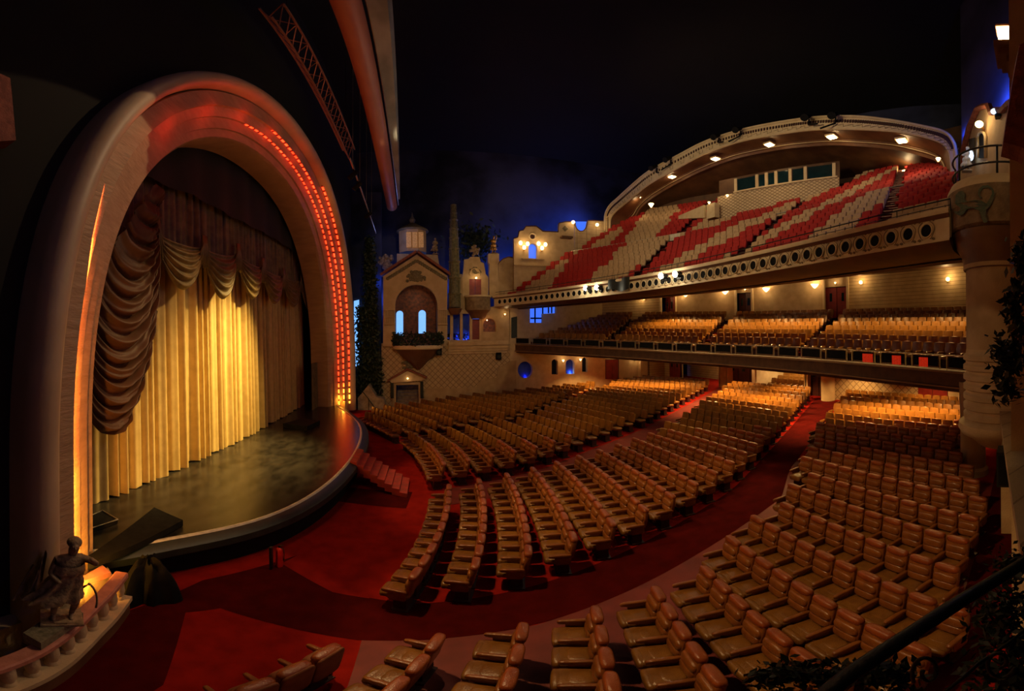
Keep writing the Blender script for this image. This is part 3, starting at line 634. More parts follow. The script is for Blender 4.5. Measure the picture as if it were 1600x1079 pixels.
# ---- human figures in stone: skin-grown bodies with draped cloth
def figure(joints, edges, radii, root, m, par, name='body'):
    me = bpy.data.meshes.new(name); me.from_pydata([tuple(j) for j in joints], edges, [])
    o = bpy.data.objects.new(name, me); COL.objects.link(o); me.materials.append(MT[m])
    sk = o.modifiers.new('skin', 'SKIN'); sk.use_smooth_shade = True
    if not me.skin_vertices: me.skin_vertices.new()
    for i, r in enumerate(radii): me.skin_vertices[0].data[i].radius = (r, r); me.skin_vertices[0].data[i].use_root = (i == root)
    sb = o.modifiers.new('sub', 'SUBSURF'); sb.levels = 1; sb.render_levels = 2
    o.parent = par; return o
def statue(loc, h, rz, m, label, cat, group=None, arm=1, staff=False, plinth=None, wind=0.3, lean=0.0, near=False):
    root = thing('statue', label, cat, loc, group); root.rotation_euler = (0, 0, rz); k = h / 1.75
    J = [(0, 0, 0.95), (0.0, 0.02, 1.15), (0.02, 0.03, 1.36), (0.02, 0.03, 1.46), (0.03, 0.0, 1.53), (0.04, -0.02, 1.66),
         (-0.19, 0.02, 1.38), (-0.27, -0.06, 1.12), (-0.12, -0.25, 1.02),
         (0.22, 0.03, 1.38)] + ([(0.40, -0.10, 1.30), (0.26, -0.24, 1.52)] if arm == 1 else [(0.30, -0.05, 1.60), (0.28, -0.08, 1.85)] if arm == 2 else [(0.28, -0.05, 1.12), (0.16, -0.25, 1.05)]) + [
         (-0.10, 0, 0.9), (-0.14, -0.08, 0.5), (-0.13, 0.04, 0.08), (-0.13, -0.12, 0.04), (0.10, 0, 0.9), (0.16, -0.12, 0.52), (0.14, 0.05, 0.1), (0.14, -0.11, 0.04)]
    J = [(x * k + lean * z * k, y * k, z * k) for x, y, z in J]
    E = [(0, 1), (1, 2), (2, 3), (3, 4), (4, 5), (2, 6), (6, 7), (7, 8), (2, 9), (9, 10), (10, 11), (0, 12), (12, 13), (13, 14), (14, 15), (0, 16), (16, 17), (17, 18), (18, 19)]
    Rr = [0.15, 0.125, 0.15, 0.06, 0.085, 0.095, 0.07, 0.05, 0.035, 0.07, 0.05, 0.035, 0.1, 0.07, 0.045, 0.035, 0.1, 0.07, 0.045, 0.035]
    figure(J, E, [r * k for r in Rr], 0, m, root)
    def loc_ob(name, g, mm=m, sm=True):
        me = mesh_of(name, g, MT[mm], sm); o = bpy.data.objects.new(name, me); COL.objects.link(o); o.parent = root; return o
    def robe(u, v):
        a = 2 * PI * u; z = (1.36 - 1.02 * v) if not near else (1.3 - 0.78 * v)
        r = 0.16 + 0.13 * v + (0.05 if v < 0.25 else 0) + (0.06 if near else 0.035) * math.sin(9 * a + 3 * v) * v + (0.006 if near else 0.03) * math.sin(v * 16)
        dx = wind * v * v * (1 if math.cos(a) < 0 else 0.3) * -0.6
        return Vector((math.cos(a) * r * 1.05 * k + dx * k + lean * z * k, math.sin(a) * r * 0.85 * k, z * k))
    loc_ob('robe', G().grid(robe, 48, 22))
    if near:
        def cape(u, v):
            w = 0.55 + 0.5 * v
            return Vector(((-0.2 - 0.42 * u * w - 0.12 * v) * k, (0.12 + 0.1 * math.sin(8 * u + 3 * v) + 0.05 * math.sin(20 * u)) * k, (1.42 - 1.05 * v - 0.35 * u * (1 - v) + 0.06 * math.sin(9 * u)) * k))
        loc_ob('cape', G().grid(cape, 30, 30))
        loc_ob('bow', G().tube([((0.3 + 0.2 * math.sin(q)) * k, -0.25 * k, (0.62 + 0.42 * math.cos(q)) * k) for q in [0.4 + i * 0.2 for i in range(9)]], 0.018 * k, 6))
    hx, hy, hz = J[5]; 
    loc_ob('hair', G().ball((hx, hy + 0.03 * k, hz + 0.05 * k), 0.12 * k, 12, (1, 1.05, 0.85)).ball((hx, hy + 0.13 * k, hz + 0.02 * k), 0.06 * k, 8))
    loc_ob('face', G().ball((hx, hy - 0.03 * k, hz), 0.092 * k, 12, (0.85, 0.95, 1.15)).ball((hx, hy - 0.115 * k, hz - 0.005 * k), 0.022 * k, 6, (0.8, 1, 1.4)).ball((hx + 0.03 * k, hy - 0.1 * k, hz + 0.03 * k), 0.014 * k, 6).ball((hx - 0.03 * k, hy - 0.1 * k, hz + 0.03 * k), 0.014 * k, 6).box((hx, hy - 0.112 * k, hz - 0.05 * k), (0.035 * k, 0.01 * k, 0.01 * k)))
    if staff: loc_ob('staff', G().bar((0.3 * k, -0.2 * k, 0), (0.3 * k, -0.2 * k, 1.9 * k), 0.016 * k))
    loc_ob('base', G().box((0, 0, 0.02 * k), (0.62 * k, 0.5 * k, 0.05 * k)), m, None)
    return root
sp = atz(96, 966, 1.33)
pq = [atz(a, b, 1.33) for a, b in ((36, 988), (64, 1004), (130, 957), (104, 941))]
g = G().slab([(p.x, p.y) for p in pq], [], lambda u, v, t: Vector((u, v, t)), 1.155, 1.33)
ob('statue_plinth', g, 'relief', label='mossy green slab under the statue, lying on the balustrade rail', cat='plinth')
statue((sp.x, sp.y, 1.33), 1.62, 0.95, 'bronze', 'weathered classical statue with bent arm and blowing robe on the balustrade', 'statue', arm=1, near=True, wind=0.5, lean=0.10)
light('SPOT', (-1.0, 6.5, 9.5), 130, (1.0, 0.62, 0.34), (sp.x, sp.y, 1.0), 0.2, 34, 0.6)
# brown roof edge high on the near stage corner
P = [atx(a, b, -4.95) for a, b in ((-6, 112), (16, 122), (25, 219), (-6, 221))]
g = G().slab([(p.y, p.z) for p in P], [], lambda u, v, t: Vector((-4.95 - t, u, v)), 0, 0.35)
ob('eave_panel', g, 'rooftile', label='orange-brown eave panel high beside the top of the arch leg', cat='roof')
# ============================================================ chapel-side wall (plane y = 33)
def fy(px, py, y=YF): p = aty(px, py, y); return (p.x, p.z)
def pl2(pts, y=YF): return [fy(a, b, y) for a, b in pts]
def my(y): return lambda u, v, t: Vector((u, y + t, v))
def arc_px(cx, cy, rx, ry, a0, a1, n=14): return [(cx + rx * math.cos(math.radians(a0 + (a1 - a0) * i / n)), cy - ry * math.sin(math.radians(a0 + (a1 - a0) * i / n))) for i in range(n + 1)]
def archw(x0, x1, ytop, ybot, n=10):
    # arched opening in pixels
    r = (x1 - x0) / 2; return [(x0, ybot)] + [( (x0 + x1) / 2 - r * math.cos(PI * i / n), ytop + r - r * math.sin(PI * i / n)) for i in range(n + 1)] + [(x1, ybot)]
# lower wall with diamond plaster, openings for the little doorway
door = [(619, 660), (619, 600), (654, 599), (654, 660)]
wall_px = [(596, 662), (596, 543), (790, 546), (800, 560), (802, 640), (654, 656)] 
g = G().slab(pl2([(596, 660), (596, 536), (702, 536), (702, 548), (797, 548), (797, 628), (654, 650), (654, 599), (619, 600), (619, 660)]), [], my(YF), 0, 0.4)
struct('wall_chapel', g, 'lattice')
chap = thing('chapel_facade', 'gabled cream chapel front with dark arched loggia and plaster coat of arms', 'facade', (0, YF, 0))
gab = [(599, 541), (599, 432), (651.5, 399), (699, 432), (697.5, 541)]
arc = [(617.5, 541), (617.5, 478)] + [(650.5 - 33 * math.cos(PI * i / 16), 478 - 33.5 * math.sin(PI * i / 16)) for i in range(17)] + [(683.5, 541)]
g = G().slab(pl2(gab[:1] + gab[1:] + list(reversed(arc))), [], my(YF - 0.25), 0, 0.45); ob('gable_wall', g, 'plaster', chap)
g = G()
for a, b in (((596, 432), (651.5, 396)), ((651.5, 396), (706, 434))):
    p, q_ = fy(*a), fy(*b); g.box(((p[0] + q_[0]) / 2, YF - 0.25, (p[1] + q_[1]) / 2), (0.01, 0.01, 0.01)); 
    dx, dz = q_[0] - p[0], q_[1] - p[1]; l = math.hypot(dx, dz); nx, nz = -dz / l * 0.2, dx / l * 0.2
    g.slab([p, q_, (q_[0] + nx, q_[1] + nz), (p[0] + nx, p[1] + nz)], [], my(YF - 0.6), 0, 0.9)
ob('roof_edge', g, 'rooftile', chap)
# frieze following the gable, coat of arms, capitals
g = G()
for i in range(26):
    t = i / 25; px = 606 + 90 * t; py = 433 - (1 - abs(2 * t - 1)) * 28 + 2; p = aty(px, py, YF - 0.28); g.ball(p, 0.16, 6, (1, 0.3, 1))
ob('gable_frieze', g, 'relief', chap, True)
g = G(); c = aty(650, 430, YF - 0.3)
for k in range(60):
    a = random.uniform(0, PI); r = random.uniform(0.1, 1.0); g.ball((c.x + r * math.cos(a) * 0.85, c.y, c.z + r * math.sin(a) * 0.9 - 0.5), random.uniform(0.07, 0.16), 6, (1, 0.4, 1))
g.ball(c, 0.38, 10, (1, 0.3, 1.2)); ob('coat_of_arms', g, 'relief', chap, True)
for xa, xb in ((600, 618), (684, 699)):
    g = G(); a = aty(xa, 484, YF - 0.25); b = aty(xb, 506, YF - 0.25)
    for zz in (a.z, (a.z + b.z) / 2, b.z): g.box(((a.x + b.x) / 2, YF - 0.35, zz), (b.x - a.x, 0.3, 0.1))
    for k in range(5):
        x = a.x + (b.x - a.x) * (k + 0.5) / 5; g.box((x, YF - 0.33, (a.z + b.z) / 2), (0.09, 0.2, a.z - b.z))
    ob('capital', g, 'plaster', chap)
# loggia niche behind the arch with slit windows
nb = YF + 1.7
g = G(); A_ = aty(617.5, 541, YF); B_ = aty(683.5, 541, YF); zt = aty(650, 443, YF).z
ws = [archw(619, 630, 485, 524), archw(654, 665.5, 484, 521)]
back = [(A_.x - 0.2, A_.z - 0.1), (A_.x - 0.2, zt + 0.6), (B_.x + 0.2, zt + 0.6), (B_.x + 0.2, A_.z - 0.1)]
g.slab(back, [pl2(w, nb) for w in ws], my(nb), 0, 0.25)
MT['nichewall'] = mat('mosaic_niche_wall', (0.30, 0.12, 0.09), 0.8, (0.12, 0.07, 0.08), 5, 0.4, 22)
ob('niche_wall', g, 'nichewall', chap)
g = G().box((A_.x - 0.1, YF + 0.95, (A_.z + zt) / 2), (0.2, 1.6, zt - A_.z + 1.2)).box((B_.x + 0.1, YF + 0.95, (A_.z + zt) / 2), (0.2, 1.6, zt - A_.z + 1.2)).box(((A_.x + B_.x) / 2, YF + 0.95, zt + 0.7), (B_.x - A_.x, 1.6, 0.2))
ob('niche_vault', g, 'brown', chap)
for w in ws: ob('slit_window', G().slab(pl2(w, nb + 0.2), [], my(nb + 0.2), 0, 0.05), 'winpale', chap, label='tall slit window glowing pale blue')
light('POINT', (0.2, YF + 0.9, 9.2), 5, WARM, size=0.1)
# balcony of the loggia: slab, corbel, railing with plants
balc = thing('loggia_balcony', 'rounded little balcony with dark planted railing under the chapel loggia', 'balcony', (0.2, YF, 5))
a = aty(615, 541, YF - 0.2); b = aty(691, 541, YF - 0.2); cx = (a.x + b.x) / 2; rx = (b.x - a.x) / 2
def hs(sc, z): return [(cx + rx * sc * math.cos(PI + PI * i / 24), YF - 0.2 + 1.3 * sc * math.sin(PI + PI * i / 24), z) for i in range(25)]
zb = aty(650, 546, YF - 1.4).z; zt2 = zb + 0.32
def lay(name, tab, m):
    g = G(); n = 25; g.add([p for sc, z in tab for p in hs(sc, z)], [(j * n + i, j * n + i + 1, (j + 1) * n + i + 1, (j + 1) * n + i) for j in range(len(tab) - 1) for i in range(n - 1)] + [tuple(range(n)), tuple((len(tab) - 1) * n + i for i in range(n))])
    return ob(name, g, m, balc, 40)
lay('slab', [(1.0, zb), (1.04, zb + 0.1), (1.0, zt2)], 'cream')
zc = aty(657, 577, YF - 0.2).z
lay('corbel', [(0.06, zc), (0.2, zc + 0.25), (0.42, zc + 0.75), (0.6, zc + 0.95), (0.8, zc + 1.45), (0.95, zb)], 'brown')
ob('railing', G().tube([(x, y, zt2 + 0.95) for x, y, z in hs(0.97, 0)], 0.04, 6).tube([(x, y, zt2 + 0.08) for x, y, z in hs(0.97, 0)], 0.03, 6), 'iron', balc, True)
def leaves(pts, n, spread, size, seed=1):
    rnd = random.Random(seed); g = G()
    for k in range(n):
        c = Vector(pts(rnd)); 
        d = Vector((rnd.gauss(0, 1), rnd.gauss(0, 1), rnd.gauss(0, 1))).normalized(); e = d.cross(Vector((rnd.gauss(0, 1), rnd.gauss(0, 1), rnd.gauss(0, 1)))).normalized()
        s = size * rnd.uniform(0.6, 1.4); c += Vector((rnd.gauss(0, spread), rnd.gauss(0, spread), rnd.gauss(0, spread)))
        g.add([c - d * s, c + e * s * 0.45, c + d * s, c - e * s * 0.45], [(0, 1, 2, 3)])
    return g
arcp = hs(0.97, 0)
def bp(r): p = arcp[r.randrange(25)]; return (p[0], p[1], zt2 + r.uniform(0.1, 1.0))
ob('railing_plants', leaves(bp, 900, 0.10, 0.14, 3), 'leaf', balc)
# doorway with pediment, steps seen inside
dw = thing('pediment_doorway', 'small doorway with pediment and dark steps inside under the loggia balcony', 'doorway', (aty(636, 640, YF).x, YF, 0))
p = pl2([(608, 594), (636.5, 579), (665, 589), (665, 592), (660, 594), (612, 598)], YF - 0.3); ob('pediment', G().slab(p, [], my(YF - 0.35), 0, 0.4), 'plaster', dw)
g = G()
for a, b in (((606, 595), (636.5, 577)), ((636.5, 577), (667, 590))):
    p, q_ = fy(*a), fy(*b); g.slab([p, q_, (q_[0], q_[1] + 0.14), (p[0], p[1] + 0.14)], [], my(YF - 0.6), 0, 0.6)
ob('pediment_roof', g, 'rooftile', dw)
p = pl2([(613, 660), (613, 597), (659, 596), (659, 650), (654, 650), (654, 600), (619, 601), (619, 660)]); ob('surround', G().slab(p, [], my(YF - 0.2), 0, 0.35), 'plaster2', dw)
for xa in (612.5, 659): 
    a = aty(xa, 596, YF - 0.3); b = aty(xa, 622, YF - 0.3); ob('shutter', G().box((a.x, YF - 0.28, (a.z + b.z) / 2), (0.26, 0.12, a.z - b.z)), 'iron', dw)
g = G()
for k in range(9): z = 0.25 + 0.25 * k; g.box((aty(637, 600, YF).x, YF + 0.5 + 0.28 * k, z - 0.12), (1.9, 0.3, 0.25))
ob('inner_step', g, 'panelstone', dw)
c = aty(637, 591, YF - 0.42); ob('lamp', G().ball(c, 0.07, 8), 'bulb', dw, True); light('POINT', c + Vector((0, -0.25, 0)), 1.5, WARM, size=0.05)
g = G()
c = aty(636, 570, YF - 0.1)
for k in range(25): a_ = random.uniform(0, 2 * PI); r = random.uniform(0, 0.5); g.ball((c.x + r * math.cos(a_), c.y, c.z + 0.7 * r * math.sin(a_)), 0.12, 6, (1, 0.6, 1))
ob('cartouche', g, 'relief', dw, True)
# stepped plinth (dado) along the seats
p = pl2([(665, 655), (663, 607), (700, 605), (700, 607), (745, 604), (752, 592), (776, 590), (778, 575), (797, 564), (806, 563), (806, 632)])
struct('trim_1', G().slab(p, [], my(YF - 0.1), 0, 0.1), 'plaster2')
# stepped cornice under the colonnade
g = G()
for (ya, yb, dpt) in ((533, 538, 0.55), (538, 543, 0.4), (543, 547, 0.28), (547, 551, 0.15)):
    a = aty(700, ya, YF); b = aty(792, yb, YF); g.box(((a.x + b.x) / 2, YF - dpt / 2 + 0.1, (a.z + b.z) / 2), (b.x - a.x, dpt + 0.2, a.z - b.z))
struct('trim_2', g, 'plaster')
# colonnade with night-blue openings
cl = thing('colonnade', 'row of slim cream columns before night-blue openings right of the loggia', 'colonnade', (aty(722, 533, YF).x, YF, 5.6))
hol = [[(699, 531), (699, 492), (703.5, 492), (703.5, 531)], [(708, 531), (708, 490), (719, 490), (719, 531)], [(723, 531), (723, 490), (734, 490), (734, 531)], [(738, 530), (738, 489), (749, 489), (749, 530)]]
g = G().slab(pl2([(696, 536), (697, 484), (753, 484), (752, 536)]), [pl2(h) for h in hol], my(YF), 0, 0.4); ob('column_screen', g, 'plaster', cl)
for i, h in enumerate(hol[:3]):
    x0, x1 = h[0][0], h[2][0]
    ob('opening', G().slab(pl2([(x0 - 1, 532), (x0 - 1, 488), (x1 + 1, 488), (x1 + 1, 532)], YF + 0.8), [], my(YF + 0.8), 0, 0.05), 'recessblue', cl, label='opening glowing night blue')
    light('POINT', aty((x0 + x1) / 2, 527.5, YF + 0.62), 60 if i else 30, (0.10, 0.25, 1.0), size=0.05)
    c = aty((x0 + x1) / 2, 526, YF + 0.6); w_ = aty(x1, 520, YF + .6).x - aty(x0, 520, YF + .6).x
    ob('shrub', leaves(lambda r: (c.x + r.uniform(-w_ / 2, w_ / 2), c.y, c.z + r.uniform(-0.4, 0.25)), 140, 0.03, 0.1, i), 'black', cl)
ob('red_door_leaf', G().slab(pl2([(738.5, 531), (738.5, 498), (749, 498), (749, 531)]), [], my(YF + 0.15), 0, 0.08), 'reddoor', cl, label='red door leaf')
ob('transom', G().slab(pl2([(738.5, 498), (738.5, 489), (749, 489), (749, 498)]), [], my(YF + 0.2), 0, 0.05), 'winblue', cl)
# rounded niche with orange lamp
g = G().slab(pl2([(752, 548), (752, 484), (797, 470), (797, 548)]), [pl2(archw(755, 775, 497, 518))], my(YF), 0, 0.4); struct('wall_side', g, 'plaster2')
g = G().slab(pl2(archw(754, 776, 496, 519)), [], my(YF + 0.5), 0, 0.05); struct('wall_niche_back', g, 'nichewall')
c = aty(761, 500, YF - 0.1); lm = ob('niche_lamp', G().ball(c, 0.06, 8), 'bulb', smooth=True, label='tiny orange lamp at the top of the arched niche', cat='lamp'); light('POINT', (c.x, c.y - 0.2, c.z - 0.2), 5, (1, 0.35, 0.1), size=0.05)
c = aty(779, 556, YF - 0.15); sb = thing('wall_speaker', 'small black loudspeaker on the diamond plaster right of the colonnade', 'speaker', c)
ob('cabinet', G().box(c, (0.45, 0.3, 0.62)), 'black', sb); ob('cone', G().bar(c + Vector((0, -0.16, -0.05)), c + Vector((0, -0.17, -0.05)), 0.16, 14), 'iron', sb)
c = aty(686, 549, YF - 0.6); sb = thing('wall_speaker', 'small black loudspeaker under the right end of the loggia balcony', 'speaker', c)
ob('cabinet', G().box(c, (0.45, 0.4, 0.6)), 'black', sb); ob('cone', G().bar(c + Vector((0, -0.21, -0.05)), c + Vector((0, -0.22, -0.05)), 0.15, 14), 'iron', sb)
# roof group behind the gable
g = G().slab(pl2([(620, 440), (620, 396), (684, 398), (686, 412), (691, 420), (699, 425), (700, 436)], YF + 0.6), [], my(YF + 0.6), 0, 0.3); ob('parapet', g, 'plaster2', chap)
cu_ = thing('bell_cupola', 'eight-sided cupola with slatted panels given an amber glow above the chapel gable', 'cupola', (aty(645, 395, YF + 2).x, YF + 2, 13))
b0 = aty(645, 396, YF + 2); b1 = aty(645, 363, YF + 2); rr_ = (aty(668, 380, YF + 2).x - aty(622, 380, YF + 2).x) / 2; cx = b0.x
g = G().lathe([(rr_ * 0.98, 0), (rr_ * 0.98, b1.z - b0.z)], (cx, YF + 2, b0.z), 8, PI / 8, 2 * PI + PI / 8); ob('drum', g, 'plaster2', cu_)
g = G().lathe([(rr_ * 1.08, 0), (rr_ * 1.1, 0.12), (rr_, 0.25), (rr_ * 0.4, 0.7), (0.2, 0.9), (0.28, 1.2), (0.1, 1.5), (0.0, 2.0)], (cx, YF + 2, b1.z), 16); ob('cap', g, 'relief', cu_, 30)
MT['slats'] = mat('amber_glow_slats', (0.45, 0.25, 0.10), 0.6, (0.22, 0.12, 0.05), 7, emit=(0.8, 0.36, 0.12), estr=0.22)  # emission stands in for orange light on the slats, no lamp inside
for k in range(3):
    a = aty(635 + 9.2 * k, 368, YF + 2); b = aty(643 + 9.2 * k, 391, YF + 2); ob('slatted_panel', G().box(((a.x + b.x) / 2, YF + 2 - rr_ * 0.94, (a.z + b.z) / 2), (b.x - a.x, 0.12, a.z - b.z)), 'slats', cu_)
c = aty(680, 397, YF + 0.6); statue((c.x, c.y, c.z), aty(680, 372, YF + 0.6).z - c.z, 0.2, 'bronze', 'dark standing statue on the parapet between the chapel gable and the column spire', 'statue', arm=0)
c = aty(604, 418, YF + 1); g = G(); 
for k in range(30): a_ = random.uniform(0, 2 * PI); r = random.uniform(0, 0.7); g.ball((c.x + r * math.cos(a_), c.y, c.z + 0.6 + 0.9 * r * math.sin(a_)), random.uniform(0.12, 0.25), 6)
ob('stone_urn', g.lathe([(0.35, -0.6), (0.2, -0.3), (0.4, 0.2), (0.3, 0.6)], c, 12), 'bronze', smooth=50, label='leafy stone urn at the left eave of the chapel gable', cat='urn')
# column spire of stacked drums
sp_ = thing('column_spire', 'tall slender green-grey spire of stacked carved drums', 'spire', (aty(712, 482, YF - 0.4).x, YF - 0.4, 8))
ys = [480, 458, 433, 408, 388, 371, 357, 343, 332, 320]; ws_ = [9.2, 8.8, 8.2, 7.6, 7.0, 6.4, 5.8, 5.0, 4.2, 3.2]
for i in range(9):
    a = aty(711.5 - 0.25 * i, ys[i], YF - 0.4); b = aty(711.5 - 0.25 * i, ys[i + 1], YF - 0.4); r0 = ws_[i] / 611 * 33.2; h = b.z - a.z; x_ = aty(711, 482, YF - 0.4).x
    g = G().lathe([(r0, 0), (r0 * 0.93, 0.12), (r0 * 0.9, h - 0.22), (r0 * 1.02, h - 0.14), (r0 * 1.14, h - 0.08), (r0 * 1.14, h), (r0 * 0.9, h)], (x_, YF - 0.4, a.z), 18)
    for k in range(8):
        q = 2 * PI * k / 8; g.box((x_ + r0 * 0.93 * math.cos(q), YF - 0.4 + r0 * 0.93 * math.sin(q), a.z + h / 2), (0.07, 0.07, h * 0.8), q)
    ob('drum', g, 'spire', sp_, 40)
b_ = aty(711, 482, YF - 0.4); ob('base', G().lathe([(0.3, -0.5), (0.5, -0.25), (0.58, 0)], (b_.x, YF - 0.4, b_.z), 18), 'brown', sp_, 40)
g = G().slab(pl2([(701, 486), (702, 428), (722, 428), (724, 486)], YF + 0.05), [], my(YF + 0.05), 0, 0.3); struct('wall_behind_spire', g, 'plaster2')
# mission gable with red door
mg = thing('mission_gable', 'narrow cream mission gable above a red double door', 'facade', (aty(742, 461, YF).x, YF, 9.3))
out = [(722, 486), (722, 440), (725, 418), (726, 404), (733, 403), (736, 400), (750, 400), (752, 408), (757, 410), (760, 427), (764, 432), (764, 486)]
g = G().slab(pl2(out), [pl2([(734, 461), (734, 435), (753, 435), (753, 461)])], my(YF + 0.3), 0, 0.3); ob('gable_wall', g, 'plaster', mg)
for xa, xb in ((734, 743.3), (743.7, 753)): 
    o = ob('door_leaf', G().slab(pl2([(xa, 461), (xa, 435), (xb, 435), (xb, 461)]), [], my(YF + 0.4), 0, 0.08), 'reddoor', mg)
g = G(); c = aty(742, 423, YF + 0.3)
for k in range(24): a_ = random.uniform(0, PI); r = random.uniform(0, 0.5); g.ball((c.x + r * math.cos(a_), c.y - 0.02, c.z + r * math.sin(a_) - 0.2), 0.1, 6, (1, .4, 1))
ob('relief', g, 'relief', mg, True)
g = G().tube([aty(735, 430, YF + 0.25)] + [aty(742 - 8 * math.cos(PI * i / 10), 428 - 9 * math.sin(PI * i / 10), YF + 0.25) for i in range(11)] + [aty(750, 430, YF + 0.25)], 0.05, 6); ob('hood_mould', g, 'plaster', mg, True)
g = G()
for k in range(30): c = aty(742, 392, YF + 0.4); a_ = random.uniform(0, 2 * PI); r = random.uniform(0, 0.45); g.ball((c.x + r * math.cos(a_), c.y, c.z + r * math.sin(a_)), 0.15, 6)
ob('finial', g, 'bronze', mg, True)
c = aty(744, 434, YF + 0.1); ob('lamp', G().ball(c, 0.09, 8), 'bulb', mg, True); light('POINT', c + Vector((0, -0.3, 0)), 8, WARM, size=0.05)
# palm-like tree silhouette behind
c = aty(742, 378, YF + 1.9); tp = thing('palm_tree', 'dim green tree crown rising behind the mission gable', 'tree', (c.x, c.y, 9)); ob('trunk', G().bar((c.x, c.y, 8), c, 0.12), 'wood', tp)
ob('crown', leaves(lambda r: (c.x + r.gauss(0, 0.9), c.y + r.gauss(0, .35), c.z + r.gauss(0, 0.8)), 900, 0.1, 0.22, 8), 'leaf', tp)
# small curved end balcony (the far twin of the lion tower)
a = aty(728, 461, YF - 0.5); b = aty(768, 461, YF - 0.5); z1 = a.z; z0 = aty(745, 484, YF - 0.8).z; cx = (a.x + b.x) / 2; rx = (b.x - a.x) / 2
eb = thing('end_balcony', 'rounded stone balcony joining the red-seat balcony to the chapel wall', 'balcony', (cx, YF, z0))
def hs2(sc, z): return [(cx + rx * sc * math.cos(PI + PI * i / 20), YF + 0.1 + 1.0 * sc * math.sin(PI + PI * i / 20), z) for i in range(21)]
def lay2(name, tab, m):
    g = G(); n = 21; g.add([p for sc, z in tab for p in hs2(sc, z)], [(j * n + i, j * n + i + 1, (j + 1) * n + i + 1, (j + 1) * n + i) for j in range(len(tab) - 1) for i in range(n - 1)] + [tuple(range(n)), tuple((len(tab) - 1) * n + i for i in range(n))]); return ob(name, g, m, eb, 40)
lay2('parapet', [(0.95, z0), (1.0, z0 + 0.1), (1.0, z1 - 0.18)], 'panelstone'); lay2('coping', [(1.0, z1 - 0.18), (1.08, z1 - 0.14), (1.08, z1), (0.9, z1 + 0.02)], 'cream'); lay2('corbel', [(0.55, z0 - 0.7), (0.7, z0 - 0.3), (0.95, z0)], 'brown')
# pedestal and gilded statue
p_ = [(765, 461), (765, 412), (763, 409), (763, 396), (780, 396), (780, 409), (778, 412), (780, 470)]
ob('pedestal_pier', G().slab(pl2(p_, YF + 0.1), [], my(YF + 0.1), 0, 0.7), 'plaster', label='square cream pier carrying the gilded statue', cat='pier')
c = aty(771.5, 396, YF + 0.4); statue(tuple(c), aty(771.5, 369, YF + 0.4).z - c.z, 0.1, 'gold', 'small gilded statue of a robed figure on the cream pier', 'statue', arm=2, wind=0.1)
light('SPOT', (c.x - 1.5, c.y - 4, c.z - 2), 60, (1, 0.75, 0.4), c + Vector((0, 0, 0.7)), 0.1, 30)
# curved wall, big mission facade, scooped wall up to the canopy
def wallpiece(name, label, cat, pts, y, m, holes=(), th=0.4):
    t = thing(name, label, cat, tuple(aty(*pts[0], y))); ob('wall_face', G().slab(pl2(pts, y), [pl2(h, y) for h in holes], my(y), 0, th), m, t)
    e = [i for i in range(len(pts) - 1)]; g = G(); P = [aty(a, b, y + th / 2 - 0.05) for a, b in pts[1:-1]]; g.tube(P, 0.11, 6); ob('coping', g, 'brown', t, 40); return t
wallpiece('curved_parapet', 'low curved wall between the gilded statue pier and the sconce facade', 'wall', [(779, 472), (779, 412), (786, 405), (795, 402), (804, 404), (804, 462)], YF + 0.3, 'plaster2')
win = archw(826, 839.5, 380, 404)
mf = wallpiece('mission_facade', 'large cream mission facade with blue arched window between two sconces', 'facade',
    [(803, 462), (803, 373), (810, 371), (812, 361), (818, 360), (822, 354), (838, 354), (843, 358), (848, 362), (873, 363), (874, 349), (884, 347), (897, 347), (898, 425)], YF, 'plaster', [win, arc_px(832, 369, 4.4, 4.4, 0, 337, 15)])
ob('blue_window', G().slab(pl2(archw(825, 840, 379, 405), YF + 0.45), [], my(YF + 0.45), 0, 0.05), 'winblue', mf)
ob('oculus_rim', G().tube([aty(*p, YF - 0.02) for p in arc_px(832, 369, 4.8, 4.8, 0, 337, 15)], 0.07, 6, True), 'cream', mf, True)
ob('oculus_back', G().slab(pl2(arc_px(832, 369, 4.6, 4.6, 0, 337, 15), YF + 0.4), [], my(YF + 0.4), 0, 0.05), 'nichewall', mf)
for (y0, xa, xb) in ((404, 815, 850), (414, 803, 862)): a = aty(xa, y0, YF); b = aty(xb, y0, YF); ob('string_course', G().box(((a.x + b.x) / 2, YF - 0.06, a.z), (b.x - a.x, 0.14, 0.1)), 'plaster2', mf)
a = aty(875, 371, YF); b = aty(892, 371, YF); ob('ledge', G().box(((a.x + b.x) / 2, YF - 0.25, a.z), (b.x - a.x, 0.5, 0.18)), 'brown', mf)
c = aty(883, 357, YF - 0.03); ob('diamond_plaque', G().add([c + Vector((-.3, 0, 0)), c + Vector((0, 0, .3)), c + Vector((.3, 0, 0)), c + Vector((0, 0, -.3)), c + Vector((0, -.08, 0))], [(0, 1, 4), (1, 2, 4), (2, 3, 4), (3, 0, 4), (0, 3, 2, 1)]), 'relief', mf)
def sconce3(px, py, label):
    c = aty(px, py, YF - 0.3); s = thing('wall_sconce', label, 'wall lamp', tuple(c))
    ob('bracket', G().tube([c + Vector((0, 0.3, -0.4)), c + Vector((0, 0, -0.5)), c + Vector((0, 0, -0.1))], 0.04, 6).tube([c + Vector((-0.3, 0, -0.05)), c + Vector((0, 0, -0.35)), c + Vector((0.3, 0, -0.05))], 0.03, 6), 'gold', s, True)
    for dx, dz in ((-0.32, 0.2), (0.32, 0.15), (0, -0.2)): ob('lamp_shade', G().ball(c + Vector((dx, 0, dz)), 0.17, 10, (1, 1, 1.2)), 'bulb', s, True)
    light('POINT', c + Vector((0, -0.5, 0.1)), 26, (1, 0.66, 0.3), size=0.2)
